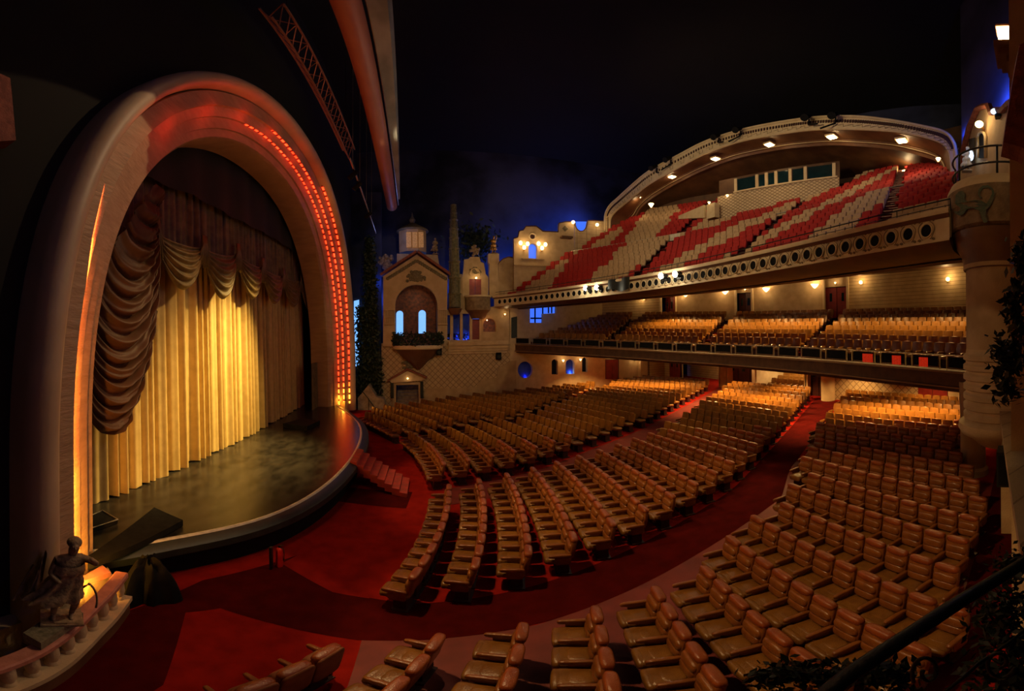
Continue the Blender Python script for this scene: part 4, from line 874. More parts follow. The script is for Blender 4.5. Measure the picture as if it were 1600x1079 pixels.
sconce3(819, 383, 'three-lamp sconce on the mission facade, the one nearer the gilded statue'); sconce3(847, 384, 'three-lamp sconce on the mission facade, beyond the blue arched window')
sw_ = wallpiece('scooped_wall', 'cream block wall with scooped top glowing blue beside the canopy', 'wall', [(898, 425), (898, 350)] + arc_px(908, 347, 10.5, 15, 180, 360, 12) + [(919, 345), (948, 346), (948, 400)], YF + 0.1, 'block')
ob('blue_glow_panel', G().slab(pl2(arc_px(908, 346, 11, 17, 180, 360, 14), YF + 1.4), [], my(YF + 1.4), 0, 0.05), 'winblue', sw_)
for px, py, l in ((895.5, 347, 'round bright lamp on the corner between the mission facade and the scooped wall'), (933, 351, 'round amber lamp on the block wall just before the canopy')):
    c = aty(px, py, YF - 0.2); s = thing('wall_globe', l, 'wall lamp', tuple(c)); ob('globe', G().ball(c, 0.17, 10), 'bulb', s, True); ob('bracket', G().bar(c, c + Vector((0, 0.3, -0.1)), 0.04), 'gold', s); light('POINT', c + Vector((0, -0.35, 0)), 16, (1, 0.68, 0.34), size=0.12)
# side wall under and behind the two balconies, with oculus and three arched windows
oc = arc_px(820.5, 577.5, 11.5, 13, 0, 345, 23)
w3 = [archw(862, 871.5, 561, 585), archw(884, 897.5, 561, 584), archw(909.5, 918, 558, 581)]
X1, X2 = aty(797, 560, YF).x, 24.3
o_ = [(X1, 0.0), (X1, 9.3), (14.0, 9.6), (X2, 12.5), (X2, 0.5)]
upw = [[(828, 504), (828, 474), (869, 474), (869, 489), (848, 490), (848, 504)]]
g = G().slab(o_, [pl2(oc)] + [pl2(w) for w in w3] + [pl2(w) for w in upw], my(YF), 0, 0.4); struct('wall_right_side', g, 'plaster')
WN = ob('window_1', G().slab(pl2(arc_px(820.5, 577.5, 12, 13.5, 0, 345, 23), YF + 0.5), [], my(YF + 0.5), 0, 0.05), 'recessblue', kind='structure')
light('POINT', aty(820.5, 588, YF + 0.42), 3.0, (0.03, 0.06, 1.0), size=0.04)
for i, w in enumerate(w3):
    x0, x1, y0, y1 = w[0][0], w[-1][0], w[1][1], w[0][1]
    if i == 1: light('POINT', aty(891, 582, YF + 0.42), 9, (0.10, 0.3, 1.0), size=0.04)
    o = ob('window_%d' % (i + 2), G().slab(pl2([(x0 - 1, y1 + 1), (x0 - 1, y0 - 8), (x1 + 1, y0 - 8), (x1 + 1, y1 + 1)], YF + 0.5), [], my(YF + 0.5), 0, 0.05), 'windeep' if i != 1 else 'recessblue',
        kind='structure')
o = ob('window_5', G().slab(pl2([(826, 506), (826, 472), (871, 472), (871, 506)], YF + 0.6), [], my(YF + 0.6), 0, 0.05), 'winblue', kind='structure')
g = G(); 
for a, b in (((836, 504), (836, 474)), ((848, 490), (848, 476)), ((857, 489), (857, 480)), ((862, 489), (862, 476)), ((829, 497), (848, 497))): g.bar(aty(*a, YF + 0.35), aty(*b, YF + 0.35), 0.07, 4)
ob('frame', g, 'black', o)
light('POINT', aty(850, 482, YF - 1.0), 12, (0.15, 0.3, 1.0), size=0.3)
for x0, x1, yb in ((852, 860, 530), (798, 806, 530)):
    pass
ob('side_door', G().slab(pl2([(799, 528), (799, 496), (808, 494), (808, 528)], YF - 0.05), [], my(YF - 0.05), 0, 0.08), 'iron', label='tall dark green door at the end of the mezzanine rail', cat='door')
# red doors in the side wall under the mezzanine
def doors_y(px0, px1, pt, pb, n, m='reddoor'):
    d = struct('door_%d' % n, G().slab(pl2([(px0 - 1, pb), (px0 - 1, pt - 1), (px1 + 1, pt - 1), (px1 + 1, pb)], YF - 0.03), [], my(YF - 0.03), 0, 0.05), 'darkdoor')
    mid = (px0 + px1) / 2
    for a, b in ((px0, mid - .2), (mid + .2, px1)):
        struct('door_leaf', G().slab(pl2([(a, pb), (a, pt), (b, pt), (b, pb)], YF - 0.08), [], my(YF - 0.08), 0, 0.05), m, d)
doors_y(947, 966, 562, 592, 1)
# stage end corner: blue-lit recess, ivy, cypress, small stair
g = G().slab(pl2([(549, 640), (549, 300), (596, 300), (596, 640)], YF + 0.9), [], my(YF + 0.9), 0, 0.3); struct('wall_corner', g, 'sky')
ob('window_6', G().slab(pl2([(553, 572), (553, 470), (561, 468), (561, 572)], YF + 0.7), [], my(YF + 0.7), 0, 0.05), 'winpale', kind='structure')
light('POINT', aty(557, 520, YF - 0.2), 14, (0.15, 0.4, 1.0), size=0.3); light('POINT', aty(592, 440, YF + 0.4), 30, (0.06, 0.15, 1.0), size=0.2)
def ivy(name, label, cat, px, y, py0, py1, wpx, n, seed, size=0.16):
    a = aty(px, py1, y); b = aty(px, py0, y); w = wpx / 611 * y; t = thing(name, label, cat, tuple(a)); ob('stem', G().tube([a, a.lerp(b, 0.5) + Vector((0.1, 0, 0)), b], 0.06, 6), 'wood', t)
    def f(r):
        v = r.random(); taper = (1 - v) ** 0.4 * 0.8 + 0.25 if py0 < 420 else 1
        return (a.x + (r.random() - 0.5) * w * taper, y + r.uniform(-0.4, 0.3), a.z + (b.z - a.z) * v)
    ob('foliage', leaves(f, n, 0.12, size, seed), 'leaf', t)
ivy('cypress_tree', 'tall dark cypress column left of the chapel front', 'tree', 581, YF - 0.3, 372, 610, 22, 5200, 4)
ivy('ivy_plant', 'dark ivy hanging beside the far arch leg', 'ivy', 567, YF - 0.6, 480, 636, 16, 1800, 5)
ivy('ivy_plant', 'sparse ivy tufts at the foot of the chapel corner', 'ivy', 592, YF - 0.5, 560, 632, 10, 500, 6)
MT['bluestone'] = mat('pale_rough_stone', (0.36, 0.30, 0.22), 0.9, (0.2, 0.16, 0.11), 3, 0.5, 12)
a = aty(560, 640, YF - 1.5); b = aty(592, 600, YF - 1.5)
g = G().slab([(a.x, -0.0), (a.x, 1.0), (a.x + 0.9, 2.1), (b.x - 0.2, 1.1), (b.x + 0.4, 0.9), (b.x + 0.6, -0.0)], [], my(YF - 1.8), 0, 1.2)
cs = ob('rock_stair', g, 'bluestone', label='pale curved stone stair side below the ivy at the corner of the stage', cat='stairs')
ob('handrail', G().tube([aty(562, 606, YF - 1.9), aty(575, 622, YF - 1.9), aty(588, 640, YF - 1.9)], 0.03, 6).bar(aty(576, 622, YF - 1.9), aty(576, 640, YF - 1.9), 0.025), 'iron', label='thin dark handrail on the corner stair', cat='handrail')
# ============================================================ stalls seats
def seat_parts(low=False):
    nu, nv = (8, 4) if low else (16, 8)
    cu = G().pad((-0.07, 0, 0.42), (0.56, 0.50, 0.17), 0.42, nu, nv, 0.06)
    if not low: cu.pad((-0.31, 0, 0.42), (0.15, 0.49, 0.19), 0.6, nu, nv).pad((-0.03, 0, 0.475), (0.32, 0.34, 0.09), 0.5, nu, nv)
    bk = G()
    if low: bk.pad((0.24, 0, 0.76), (0.15, 0.52, 0.54), 0.38, nu, nv, 0.18)
    else:
        bk.pad((0.235, 0, 0.75), (0.13, 0.52, 0.54), 0.4, nu, nv, 0.18)
        bk.pad((0.17, 0, 0.60), (0.14, 0.46, 0.19), 0.6, nu, nv, 0.18).pad((0.195, 0, 0.77), (0.14, 0.48, 0.21), 0.6, nu, nv, 0.18)
    ar = G().pad((-0.05, 0.265, 0.60), (0.50, 0.085, 0.10), 0.5, nu if not low else 6, nv if not low else 4)
    if not low: ar.pad((0.0, 0.265, 0.46), (0.36, 0.05, 0.24), 0.4, 10, 5)
    bs = G().box((0.02, 0, 0.17), (0.26, 0.34, 0.34)).box((0.02, 0.265, 0.27), (0.22, 0.045, 0.5)).box((0.03, 0, 0.015), (0.34, 0.5, 0.03))
    return cu, bk, ar, bs
cu, bk, ar, bs = seat_parts()
hd = G().pad((0.275, 0, 0.975), (0.18, 0.50, 0.16), 0.6, 16, 8, 0.18)
ME = dict(seat=mesh_of('seat', cu, MT['leather'], 60), backrest=mesh_of('backrest', bk, MT['leatherb'], 60), armrest=mesh_of('armrest', ar, MT['leatherb'], 60), pedestal=mesh_of('pedestal', bs, MT['seatbase']), headrest=mesh_of('headrest', hd, MT['leatherr'], 60))
sh = G().pad((0.3, 0, 0.66), (0.06, 0.53, 0.74), 0.35, 16, 8, 0.18); ME['back_shell'] = mesh_of('back_shell', sh, MT['leatherm'], 60)
fc = G().pad((0.10, 0, 0.62), (0.16, 0.49, 0.50), 0.42, 16, 8, 0.1); ME['folded_seat'] = mesh_of('seat', fc, MT['leatherm'], 60)
arl = G(); arl.v = [Vector((v.x, -v.y, v.z)) for v in ar.v]; arl.f = [tuple(reversed(f)) for f in ar.f]
ME['armrest2'] = mesh_of('armrest', arl, MT['leatherb'], 60)
seats = []
CR = [1.05 + 0.97 * i for i in range(24)]
PITCH = 0.55
def row_span(c, ya, yb, block, row, start_at_a=True):
    # seats at even pitch between the two aisle lines
    out = []; y = ya + 0.27
    while y < yb - 0.2:
        s_ = (y - 13.4) / RR(c); X = rowx(c, y); out.append((X, y, math.atan2(s_, 1.0))); y += PITCH * math.cos(math.atan2(s_, 1.0))
    if not start_at_a: pass
    n = len(out)
    for k, (X, yy, a) in enumerate(out):
        if math.hypot(X - 14.1, yy - 2.0) < 0.95: continue
        seats.append(dict(x=X - 0.27, y=yy, z=fz(X), a=a, block=block, row=row, k=k, n=n))
for i, c in enumerate(CR):
    xe = lambda tab, y0: interp(tab, rowx(c, y0))
    ya = interp([(0, 1.5), (6, 1.2), (7, 0.9), (8, 1.25), (9, 1.25), (11, 1.1), (13, 1.75), (23, 2.0)], i) + (1.0 if i == 0 else 0) * 0.2
    row_span(c, ya, xe(EA_N, 6.5 if i < 12 else 9), 'near', i)
    row_span(c, xe(EA_M, 7.8 if i < 12 else 10.5), xe(EB_1, 13.5 if i < 12 else 18), 'mid', i)
    row_span(c, xe(EB_2, 15 if i < 12 else 20), min(xe(EC_2, 20.5 if i < 6 else 26), 31.8), 'far', i)
    yc_ = xe(EC_F, 22 if i < 6 else 28)
    yf = min(interp([(0, 25.5), (1, 27.5), (3, 29.5), (6, 31), (9, 32.2)], i), 32.3)
    if i < 19 and yc_ < 31.5: row_span(c, yc_, yf, 'wall', i)
def seat_vis(s):
    p = Vector((s['x'], s['y'], s['z'] + 0.7)); px, py = proj(p); d = (p - Vector((0, 0, HZ))).length
    return px, py, d
for s in seats: s['px'], s['py'], s['d'] = seat_vis(s)
inview = [s for s in seats if -15 < s['px'] < 1560 and s['py'] < 1095 and not (s['px'] > 1512 and s['py'] > 560 and s['py'] < 700)]
inview.sort(key=lambda s: s['d'])
BN = dict(near='lion tower block', mid='stage steps block', far='block beyond steps aisle', wall='chapel wall block')
def make_seat(s, first):
    lab = 'brown leather seat, %s from aisle, %s row from the stage, %s' % (od((s['n'] - s['k']) if s['block'] == 'near' else s['k'] + 1), od(s['row'] + 1), BN[s['block']])
    if s['row'] == 0: lab = lab.replace('first row from the stage', 'front row')
    t = thing('leather_armchair', lab, 'seat', (s['x'], s['y'], s['z']), 'brown leather seats of the stalls')
    t.rotation_euler = (0, 0, s['a'])
    fold = s['block'] == 'near' and s['row'] == 0
    for n in ('seat', 'backrest', 'armrest', 'pedestal', 'headrest') + (('back_shell',) if fold else ()):
        o = bpy.data.objects.new(n, ME['folded_seat' if fold and n == 'seat' else n]); COL.objects.link(o); o.parent = t
    if s['k'] == 0:
        o = bpy.data.objects.new('armrest', ME['armrest2']); COL.objects.link(o); o.parent = t
NIND = 300
for i, s in enumerate(inview[:NIND]): make_seat(s, i == 0)
# ============================================================ mezzanine seating geometry
def mx(y, d=0.0): return 16.1 - 0.0195 * (y - 13.5) ** 2 + d
def mrail(y): return interp([(1.5, 5.03), (10, 5.18), (20, 5.32), (33, 5.72)], y)
def mfl(y, d): return mrail(y) - 0.95 + 0.27 * max(0, d)
MA = [(10.9, 13.0), (18.1, 22.0), (25.6, 30.0)]     # aisle centre at the rail and at the rear wall
def maisle(y, d): return any(abs(y - (a + (b - a) * d / 8.5)) < 0.55 for a, b in MA)
mseats = []
for r in range(9):
    d = 1.2 + r * 0.86; y = 2.2
    while y < 32.3:
        if not maisle(y, d):
            sl = -0.039 * (y - 13.5); a = math.atan2(-sl, 1); mseats.append(dict(x=mx(y, d), y=y, z=mfl(y, d), a=a))
            y += PITCH * math.cos(a)
        else: y += 0.1
# everything past the nearest 300 is one object
def merge_seats(lst, name, parts, m_of, label, cat, group=None):
    g = G()
    vs = []; fs = []
    tv = []; tf = []
    for p in parts:
        n0 = len(tv); tv += p.v; tf += [tuple(i + n0 for i in f) for f in p.f]
    for s in lst:
        n0 = len(vs); ca, sa = math.cos(s['a']), math.sin(s['a'])
        vs += [(s['x'] + v.x * ca - v.y * sa, s['y'] + v.x * sa + v.y * ca, s['z'] + v.z) for v in tv]; fs += [tuple(i + n0 for i in f) for f in tf]
    me = bpy.data.meshes.new(name); me.from_pydata(vs, [], fs); me.materials.append(MT[m_of]); me.materials.append(MT['seatbase'])
    nf = sum(len(p.f) for p in parts); nb = len(parts[-1].f); per = [0] * (nf - nb) + [1] * nb
    me.polygons.foreach_set('material_index', per * len(lst)); me.shade_smooth(); me.set_sharp_from_angle(angle=math.radians(60))
    o = bpy.data.objects.new(name, me); COL.objects.link(o); o['label'] = label; o['category'] = cat; o['kind'] = 'stuff'
    return o
lowp = list(seat_parts(True))
merge_seats(inview[NIND:] + mseats, 'leather_armchair_rows', lowp, 'leather', 'hundreds of brown leather seats filling the rear stalls and the mezzanine', 'seats')
# ============================================================ stalls rear wall, doors, alcoves, lamps under the mezzanine
XR = 24.3
def fxx(px, py, x=XR): p = atx(px, py, x); return (p.y, p.z)
def mxp(x): return lambda u, v, t: Vector((x + t, u, v))
def yy(px, x=XR): return atx(px, 600, x).y
CZ = 4.1
segs = [(0.2, yy(1481), 'plaster'), (yy(1434), yy(1297), 'lattice'), (yy(1262), yy(1258), 'plaster'), (yy(1136), yy(1124), 'plaster2'), (yy(1064), 33.0, 'stripes')]
for i, (a, b, m) in enumerate(segs): struct('wall_rear_%s' % ['corner', 'diamond', 'post', 'pillar', 'lined'][i], G().box((XR + 0.15, (a + b) / 2, CZ / 2 + 0.3), (0.3, abs(b - a), CZ)), m)
struct('wall_alcove', G().box((28.2, 20, 2.6), (0.3, 27, 5)), 'stripes')
for y in (yy(1297) + 0.0, yy(1258), yy(1181), yy(1136), yy(1124)): struct('trim_post', G().box((26.2, y, 2.4), (3.8, 0.18, 4.2)), 'plaster')
def doors_x(pa, pb, n, x=XR + 0.1, top=3.35, m='reddoor', z0=None):
    ya, yb = sorted((yy(pa, x), yy(pb, x))); z0 = fz(x) if z0 is None else z0
    d = struct('door_%d' % n, G().box((x + 0.12, (ya + yb) / 2, (z0 + top + 1.2) / 2), (0.1, yb - ya + 0.3, top + 1.2 - z0)), 'darkdoor')
    k = max(2, round((yb - ya) / 1.1)); w = (yb - ya) / k
    for i in range(k):
        l = struct('door_leaf', G().box((x, ya + w * (i + 0.5), (z0 + top) / 2), (0.08, w - 0.04, top - z0)), m, d)
        struct('door_pane', G().box((x - 0.05, ya + w * (i + 0.5), z0 + (top - z0) * 0.72), (0.02, w * 0.25, 0.45)), 'glass', l)
doors_x(1481, 1434, 2); doors_x(1295, 1265, 3, 25.0, 3.4, 'darkdoor'); doors_x(1171, 1138, 4, 25.0, 3.4, 'darkdoor'); doors_x(1063, 1047, 5, 24.2)
struct('wall_alcove_front', G().box((26.5, 20, CZ + 0.05), (5, 27, 0.1)), 'plaster')
# alcove seats
alc = []
for r in range(3):
    y = yy(1262) + 0.4
    while y < yy(1128):
        if not (yy(1181) - 0.3 < y < yy(1136) + 0.3): alc.append(dict(x=25.6 + 0.85 * r, y=y, z=1.05 + 0.14 * r, a=0.1))
        y += 0.55
merge_seats(alc, 'alcove_armchairs', lowp, 'leather', 'brightly lit brown leather seats in the alcoves behind the rear pillars', 'seats')
g = G().lathe([(0.55, 0), (0.55, 0.3), (0.46, 0.4), (0.46, 2.2), (0.5, 3.6)], (13.9, 2.0, 0.5), 24); struct('column', g, 'plaster2', smooth=40)
g = G().lathe([(0.5, 0), (0.5, 3.2)], (XR - 0.3, yy(1297), 1.0), 20); struct('column', g, 'plaster', smooth=40)
for k, yv in enumerate((yy(1008, XR), )): pass
p = [(1001, 600), (1001, 562), (1012, 562), (1012, 604)]
struct('column', G().slab(pl2(p, YF - 0.5), [], my(YF - 0.5), 0, 0.5), 'plaster')
struct('wall_lined_panel', G().slab(pl2([(1015, 606), (1015, 563), (1044, 564), (1044, 610)], YF - 0.3), [], my(YF - 0.3), 0, 0.3), 'stripes')
# warm lamps between the arched windows, small lamps along the wall
def small_lamp(p, label, e=9, r=0.09, cat='wall lamp', n=(0, 0.25, 0)):
    s = thing('wall_lamp', label, cat, tuple(p)); ob('shade', G().lathe([(0.03, -r), (r * 1.3, r * 0.8), (r * 1.2, r)], p, 10), 'bulb', s, True); ob('arm', G().bar(p + Vector((0, 0, -r)), p + Vector(n) + Vector((0, 0, -r)), 0.025), 'gold', s)
    if e: light('POINT', p + Vector((-n[0] * 0.6, -n[1] * 1.2, 0.1)), e, (1, 0.62, 0.26), size=0.1)
small_lamp(aty(880, 563.5, YF - 0.25), 'small wall lamp left of the wide blue arched window'); small_lamp(aty(907, 562, YF - 0.25), 'small wall lamp right of the wide blue arched window')
small_lamp(aty(956, 558, YF - 0.25), 'tiny lamp above the red doors in the side wall', 3, 0.06); small_lamp(aty(993, 561.5, YF - 0.25), 'small bright lamp between the side wall doors and the pale column', 12)
small_lamp(aty(789, 491, YF - 0.25) , 'small white lamp above the dark green side door', 6, 0.06)
# ---- mezzanine body
def mz(name, prof, m, n=60, y0=1.0, y1=33.0, sm=40, par=None, **k):
    g = G().sweep(prof, lambda t, a, b: Vector((mx(y0 + (y1 - y0) * t, a), y0 + (y1 - y0) * t, mrail(y0 + (y1 - y0) * t) + b)), n); return ob(name, g, m, par, sm, **k)
mezz = thing('mezzanine_parapet', 'curved brown mezzanine front between the stalls and the seats above', 'balcony front', (16.1, 13.5, 3.8))
mz('fascia', [(0.0, -0.58), (0.03, -0.62), (0.03, -1.12), (-0.03, -1.15), (-0.03, -1.22), (0.1, -1.26), (0.12, -1.36), (0.6, -1.38), (0.6, -0.58)], 'mezzfascia', par=mezz)
MT['mezzband'] = mat('mezzanine_moulding', (0.34, 0.19, 0.09), 0.6, (0.26, 0.14, 0.06), 3)
mz('moulding', [(-0.02, -0.60), (-0.02, -0.66), (0.03, -0.66), (0.03, -0.60)], 'mezzband', par=mezz)
mz('moulding', [(-0.05, -1.16), (-0.05, -1.21), (0.03, -1.21), (0.03, -1.16)], 'mezzband', par=mezz)
struct('ceiling_stalls', G().grid(lambda u, v: Vector((mx(1 + 32 * u) + 0.5 + (28.5 - mx(1 + 32 * u)) * v, 1 + 32 * u, mrail(1 + 32 * u) - 1.33 + 0.15 * v)), 50, 4), 'cream')
# the raked steps of the mezzanine
g = G()
for r in range(10):
    d0 = 0.6 + 0.86 * r; d1 = d0 + 0.86
    g.grid(lambda u, v, d0=d0, d1=d1, r=r: Vector((mx(1 + 32 * u, d0 + (d1 - d0) * v), 1 + 32 * u, mfl(1 + 32 * u, 1.2 + r * 0.86) - 0.005)), 50, 1)
    g.grid(lambda u, v, d0=d0, r=r: Vector((mx(1 + 32 * u, d0), 1 + 32 * u, mfl(1 + 32 * u, 1.2 + (r - 1 + v) * 0.86) - 0.005)), 50, 1)
struct('floor_mezzanine', g, 'aisle')
for ai, (a, b) in enumerate(MA):
    s = thing('aisle_steps', ('pale edged steps in the mezzanine aisle nearest the lion tower', 'pale edged steps in the middle aisle of the mezzanine', 'pale edged steps in the mezzanine aisle nearest the chapel wall')[ai], 'steps', (mx(a, 1), a, mfl(a, 1)))
    for r in range(18):
        d = 0.8 + 0.43 * r; y = a + (b - a) * d / 8.5; ob('step', G().box((mx(y, d), y, mfl(y, d) + 0.02), (0.09, 0.85, 0.04), 0), 'steel' if ai == 0 else 'trussred', s)
# glass-panelled rail with paired posts
rl = thing('mezzanine_rail', 'thin metal rail with framed dark panels along the mezzanine front', 'railing', (16.1, 13.5, 4.6))
mz('top_rail', [(-0.03, -0.03), (-0.03, 0.0), (0.03, 0.0), (0.03, -0.03)], 'steel', par=rl)
mz('bottom_rail', [(-0.02, -0.55), (-0.02, -0.53), (0.02, -0.53), (0.02, -0.55)], 'steel', par=rl)
yv = 1.6; k = 0
while yv < 32.6:
    for dy in (-0.14, 0.14): ob('post', G().box((mx(yv + dy), yv + dy, mrail(yv) - 0.28), (0.035, 0.035, 0.56)), 'steel', rl)
    g = G().slab([(yv + 0.2, 0.06), (yv + 0.2, 0.46), (yv + 1.3, 0.46), (yv + 1.3, 0.06)], [], lambda u, v, t: Vector((mx(u) + 0.02 + t, u, mrail(u) - 0.52 + v)), 0, 0.01)
    ob('panel', g, 'black', rl)
    g = G().tube([Vector((mx(a_), a_, mrail(a_) - 0.52 + b_)) for a_, b_ in ((yv + 0.2, 0.05), (yv + 0.2, 0.46), (yv + 1.3, 0.46), (yv + 1.3, 0.05))], 0.012, 4, True); ob('panel_frame', g, 'mezzband', rl)
    yv += 1.5; k += 1
for i, (pa, pb) in enumerate(((1348, 1364), (1394, 1408), (1436, 1450))):
    def my_(px):   # where the sight line meets the rail curve
        lo, hi = 2.0, 20.0
        for _ in range(40):
            m_ = (lo + hi) / 2
            if proj((mx(m_), m_, 5))[0] > px: lo = m_
            else: hi = m_
        return lo
    ya, yb = my_(pb), my_(pa)
    g = G().grid(lambda u, v: Vector((mx(ya + (yb - ya) * u) - 0.03 + 0.02 * math.sin(u * 22), ya + (yb - ya) * u, mrail(ya) - 0.50 + 0.36 * v)), 30, 2)
    ob('rail_curtain', g, 'redglow', smooth=True, label=('glowing red cloth behind the rail, the one farthest from the tower', 'glowing red cloth behind the rail, the middle of three', 'glowing red cloth behind the rail, the one closest to the tower')[i], cat='cloth', group='red cloths on the mezzanine rail')
# rear wall of the mezzanine, its doors and lamps
def mrear(y): return Vector((mx(y, 8.6), y, 0))
def on_rear(px, py, d=8.6):
    lo, hi = 0.5, 60.0
    for _ in range(50):
        m_ = (lo + hi) / 2
        s, c, t = ray(px, py); D = m_ / c
        if s * D > mx(m_, d): hi = m_
        else: lo = m_
    return Vector((mx(lo, d), lo, HZ + ray(px, py)[2] * lo / ray(px, py)[1]))
def wall_strip(ya, yb, name, m, z0=6.0, z1=10.2, d=8.6):
    n = max(2, int((yb - ya) / 0.8)); P = [(mx(ya + (yb - ya) * i / n, d), ya + (yb - ya) * i / n) for i in range(n + 1)]; return struct(name, G().strip(P, z0, z1, -0.2), m)
yd = [on_rear(p, 460).y for p in (1497, 1325, 1288, 1176, 1150, 1056, 1033, 906)]
wall_strip(0.5, yd[1] - 0.05, 'wall_mezz_lined', 'stripes'); wall_strip(yd[2], yd[3], 'wall_mezz_smooth', 'plaster'); wall_strip(yd[4], yd[5], 'wall_mezz_mid', 'plaster'); wall_strip(yd[6], 33.2, 'wall_mezz_far', 'stripes')
for a, b in ((1, 2), (3, 4), (5, 6)): wall_strip(yd[a] - 0.05, yd[b], 'wall_mezz_over_door', 'plaster', 9.1, 10.2)
def doors_m(ya, yb, n, m):
    x = mx((ya + yb) / 2, 8.75); d = struct('door_%d' % n, G().box((x + 0.15, (ya + yb) / 2, 8.1), (0.1, yb - ya + 0.1, 2.4)), 'black')
    for i in range(2):
        w = (yb - ya) / 2; l = struct('door_leaf', G().box((x, ya + w * (i + 0.5), 7.95), (0.08, w - 0.05, 2.2)), m, d)
        struct('door_pane', G().box((x - 0.05, ya + w * (i + 0.5), 8.35), (0.02, 0.2, 0.6)), 'glass', l)
doors_m(yd[1], yd[2], 6, 'reddoor'); doors_m(yd[3], yd[4], 7, 'darkdoor'); doors_m(yd[5], yd[6], 8, 'reddoor')
for px in (1325, 1288, 1176, 1150, 1056, 1033, 906):
    p = on_rear(px, 460); struct('trim_mezz', G().box((p.x - 0.06, p.y, 8.1), (0.16, 0.16, 4.2)), 'cream')
sc_l = [(1481, 436, 0, 'plain round wall lamp on the lined mezzanine wall nearest the tower'), (1345, 441, 0, 'round wall lamp on the lined wall just beside the red mezzanine doors'), (1273, 446, 1, 'shell-shaped sconce left of the red mezzanine doors'), (1197, 452, 1, 'shell-shaped sconce right of the dark middle mezzanine doors'), (1133, 456, 1, 'shell-shaped sconce left of the dark middle mezzanine doors'), (1071, 460, 1, 'shell-shaped sconce beside the far red mezzanine doors'), (1006, 466, 0, 'round lamp on the lined mezzanine wall left of the far red doors'), (922, 470, 0, 'round lamp on the lined mezzanine wall under the paired bright projectors')]
for px, py, shell_, lab in sc_l:
    p = on_rear(px, py, 8.45); s = thing('wall_sconce', lab, 'wall lamp', tuple(p))
    if shell_:
        g = G().lathe([(0.04, -0.2), (0.14, -0.12), (0.25, 0.02), (0.30, 0.1), (0.26, 0.1)], p, 14); ob('shell_shade', g, 'bulb', s, 30)
    else: ob('shade', G().ball(p, 0.13, 12), 'bulb', s, True)
    ob('back_plate', G().box(p + Vector((0.12, 0, 0)), (0.06, 0.2, 0.3)), 'gold', s)
    light('POINT', p + Vector((-0.35, 0, 0.15)), 40 if shell_ else 26, (1, 0.62, 0.24), size=0.15)
for px, py, lab in ((1305, 442, 'tiny lamp over the red mezzanine doors'), (1164, 452, 'tiny lamp over the dark middle mezzanine doors'), (1043.5, 459, 'tiny lamp over the far red mezzanine doors')):
    p = on_rear(px, py, 8.4); small_lamp(p, lab, 4, 0.06, n=(0.25, 0, 0))
# lights in the ceilings above the seats (recessed lamps)
for y, d, z, e in ((3.5, 3.2, 8.4, 520), (6.0, 3.2, 8.4, 520), (9.0, 3.2, 8.4, 520), (13.0, 3.4, 8.5, 1100), (16.5, 3.4, 8.5, 1000), (20.5, 3.8, 8.5, 950), (23.8, 3.8, 8.5, 950)):
    light('SPOT', (mx(y, d), y, z), e, (1, 0.60, 0.2), (mx(y, d - 0.1), y, 4), 0.12, 135, 0.5)
for y, x, z, e in ((5.0, 18.4, 3.55, 1200), (7.8, 18.0, 3.6, 1500), (6.0, 22.0, 3.7, 500), (11.5, 17.6, 3.6, 700), (11.0, 22.6, 3.7, 500), (15.0, 18.0, 3.6, 1700), (15.5, 21.5, 3.7, 900), (19.0, 17.9, 3.65, 1700), (21.0, 21.0, 3.75, 1000), (24.5, 17.6, 3.75, 1700), (27.5, 16.0, 3.8, 1500), (30.0, 14.0, 3.9, 1200)):
    light('SPOT', (x, y, z), e, (1, 0.56, 0.18), (x + 0.3, y, 0), 0.12, 125, 0.6)
light('AREA', (26.4, 17.5, 4.0), 220, (1, 0.68, 0.3), (26.4, 17.5, 0), 1.6, sy=3.0); light('AREA', (26.4, 24, 4.0), 220, (1, 0.68, 0.3), (26.4, 24, 0), 1.6, sy=4.0)
p = on_rear(1178, 441, 4.5); s = thing('ceiling_spotlight', 'small piercing white spotlight under the balcony soffit above the middle seats', 'spotlight', tuple(p)); ob('lens', G().ball(p, 0.09, 10), 'bulbhot', s, True); ob('stem', G().bar(p, p + Vector((0.1, 0, 0.5)), 0.04), 'blackgloss', s)
# ============================================================ upper balcony
def bx(y, d=0.0): return 12.75 - 0.0175 * (y - 14.3) ** 2 + d
def bz_(d): return 8.75 + 0.64 * max(0.0, d - 0.6)
Y0, Y1 = 2.05, 32.7
def bsweep(name, prof, m, n=70, sm=40, par=None, y0=Y0, y1=Y1, **k):
    g = G().sweep(prof, lambda t, a, b: Vector((bx(y0 + (y1 - y0) * t, a), y0 + (y1 - y0) * t, b)), n); return ob(name, g, m, par, sm, **k)
bal = thing('balcony_parapet', 'cream curved balcony front set with black discs for round openings and scrollwork', 'balcony front', (12.7, 14.3, 8.4))
bsweep('fascia', [(0.0, 8.42), (0.0, 9.14), (0.3, 9.14), (0.3, 8.42)], 'cream', par=bal)
bsweep('coping', [(-0.12, 9.14), (-0.14, 9.2), (-0.12, 9.3), (0.3, 9.32), (0.36, 9.14)], 'cream', par=bal, label='rounded cream coping rail')
bsweep('brown_band', [(-0.03, 9.04), (-0.12, 9.13), (0.02, 9.14), (0.02, 9.04)], 'brown', par=bal)
bsweep('lower_moulding', [(-0.05, 8.38), (-0.05, 8.44), (0.05, 8.44), (0.05, 8.38)], 'cream', par=bal)
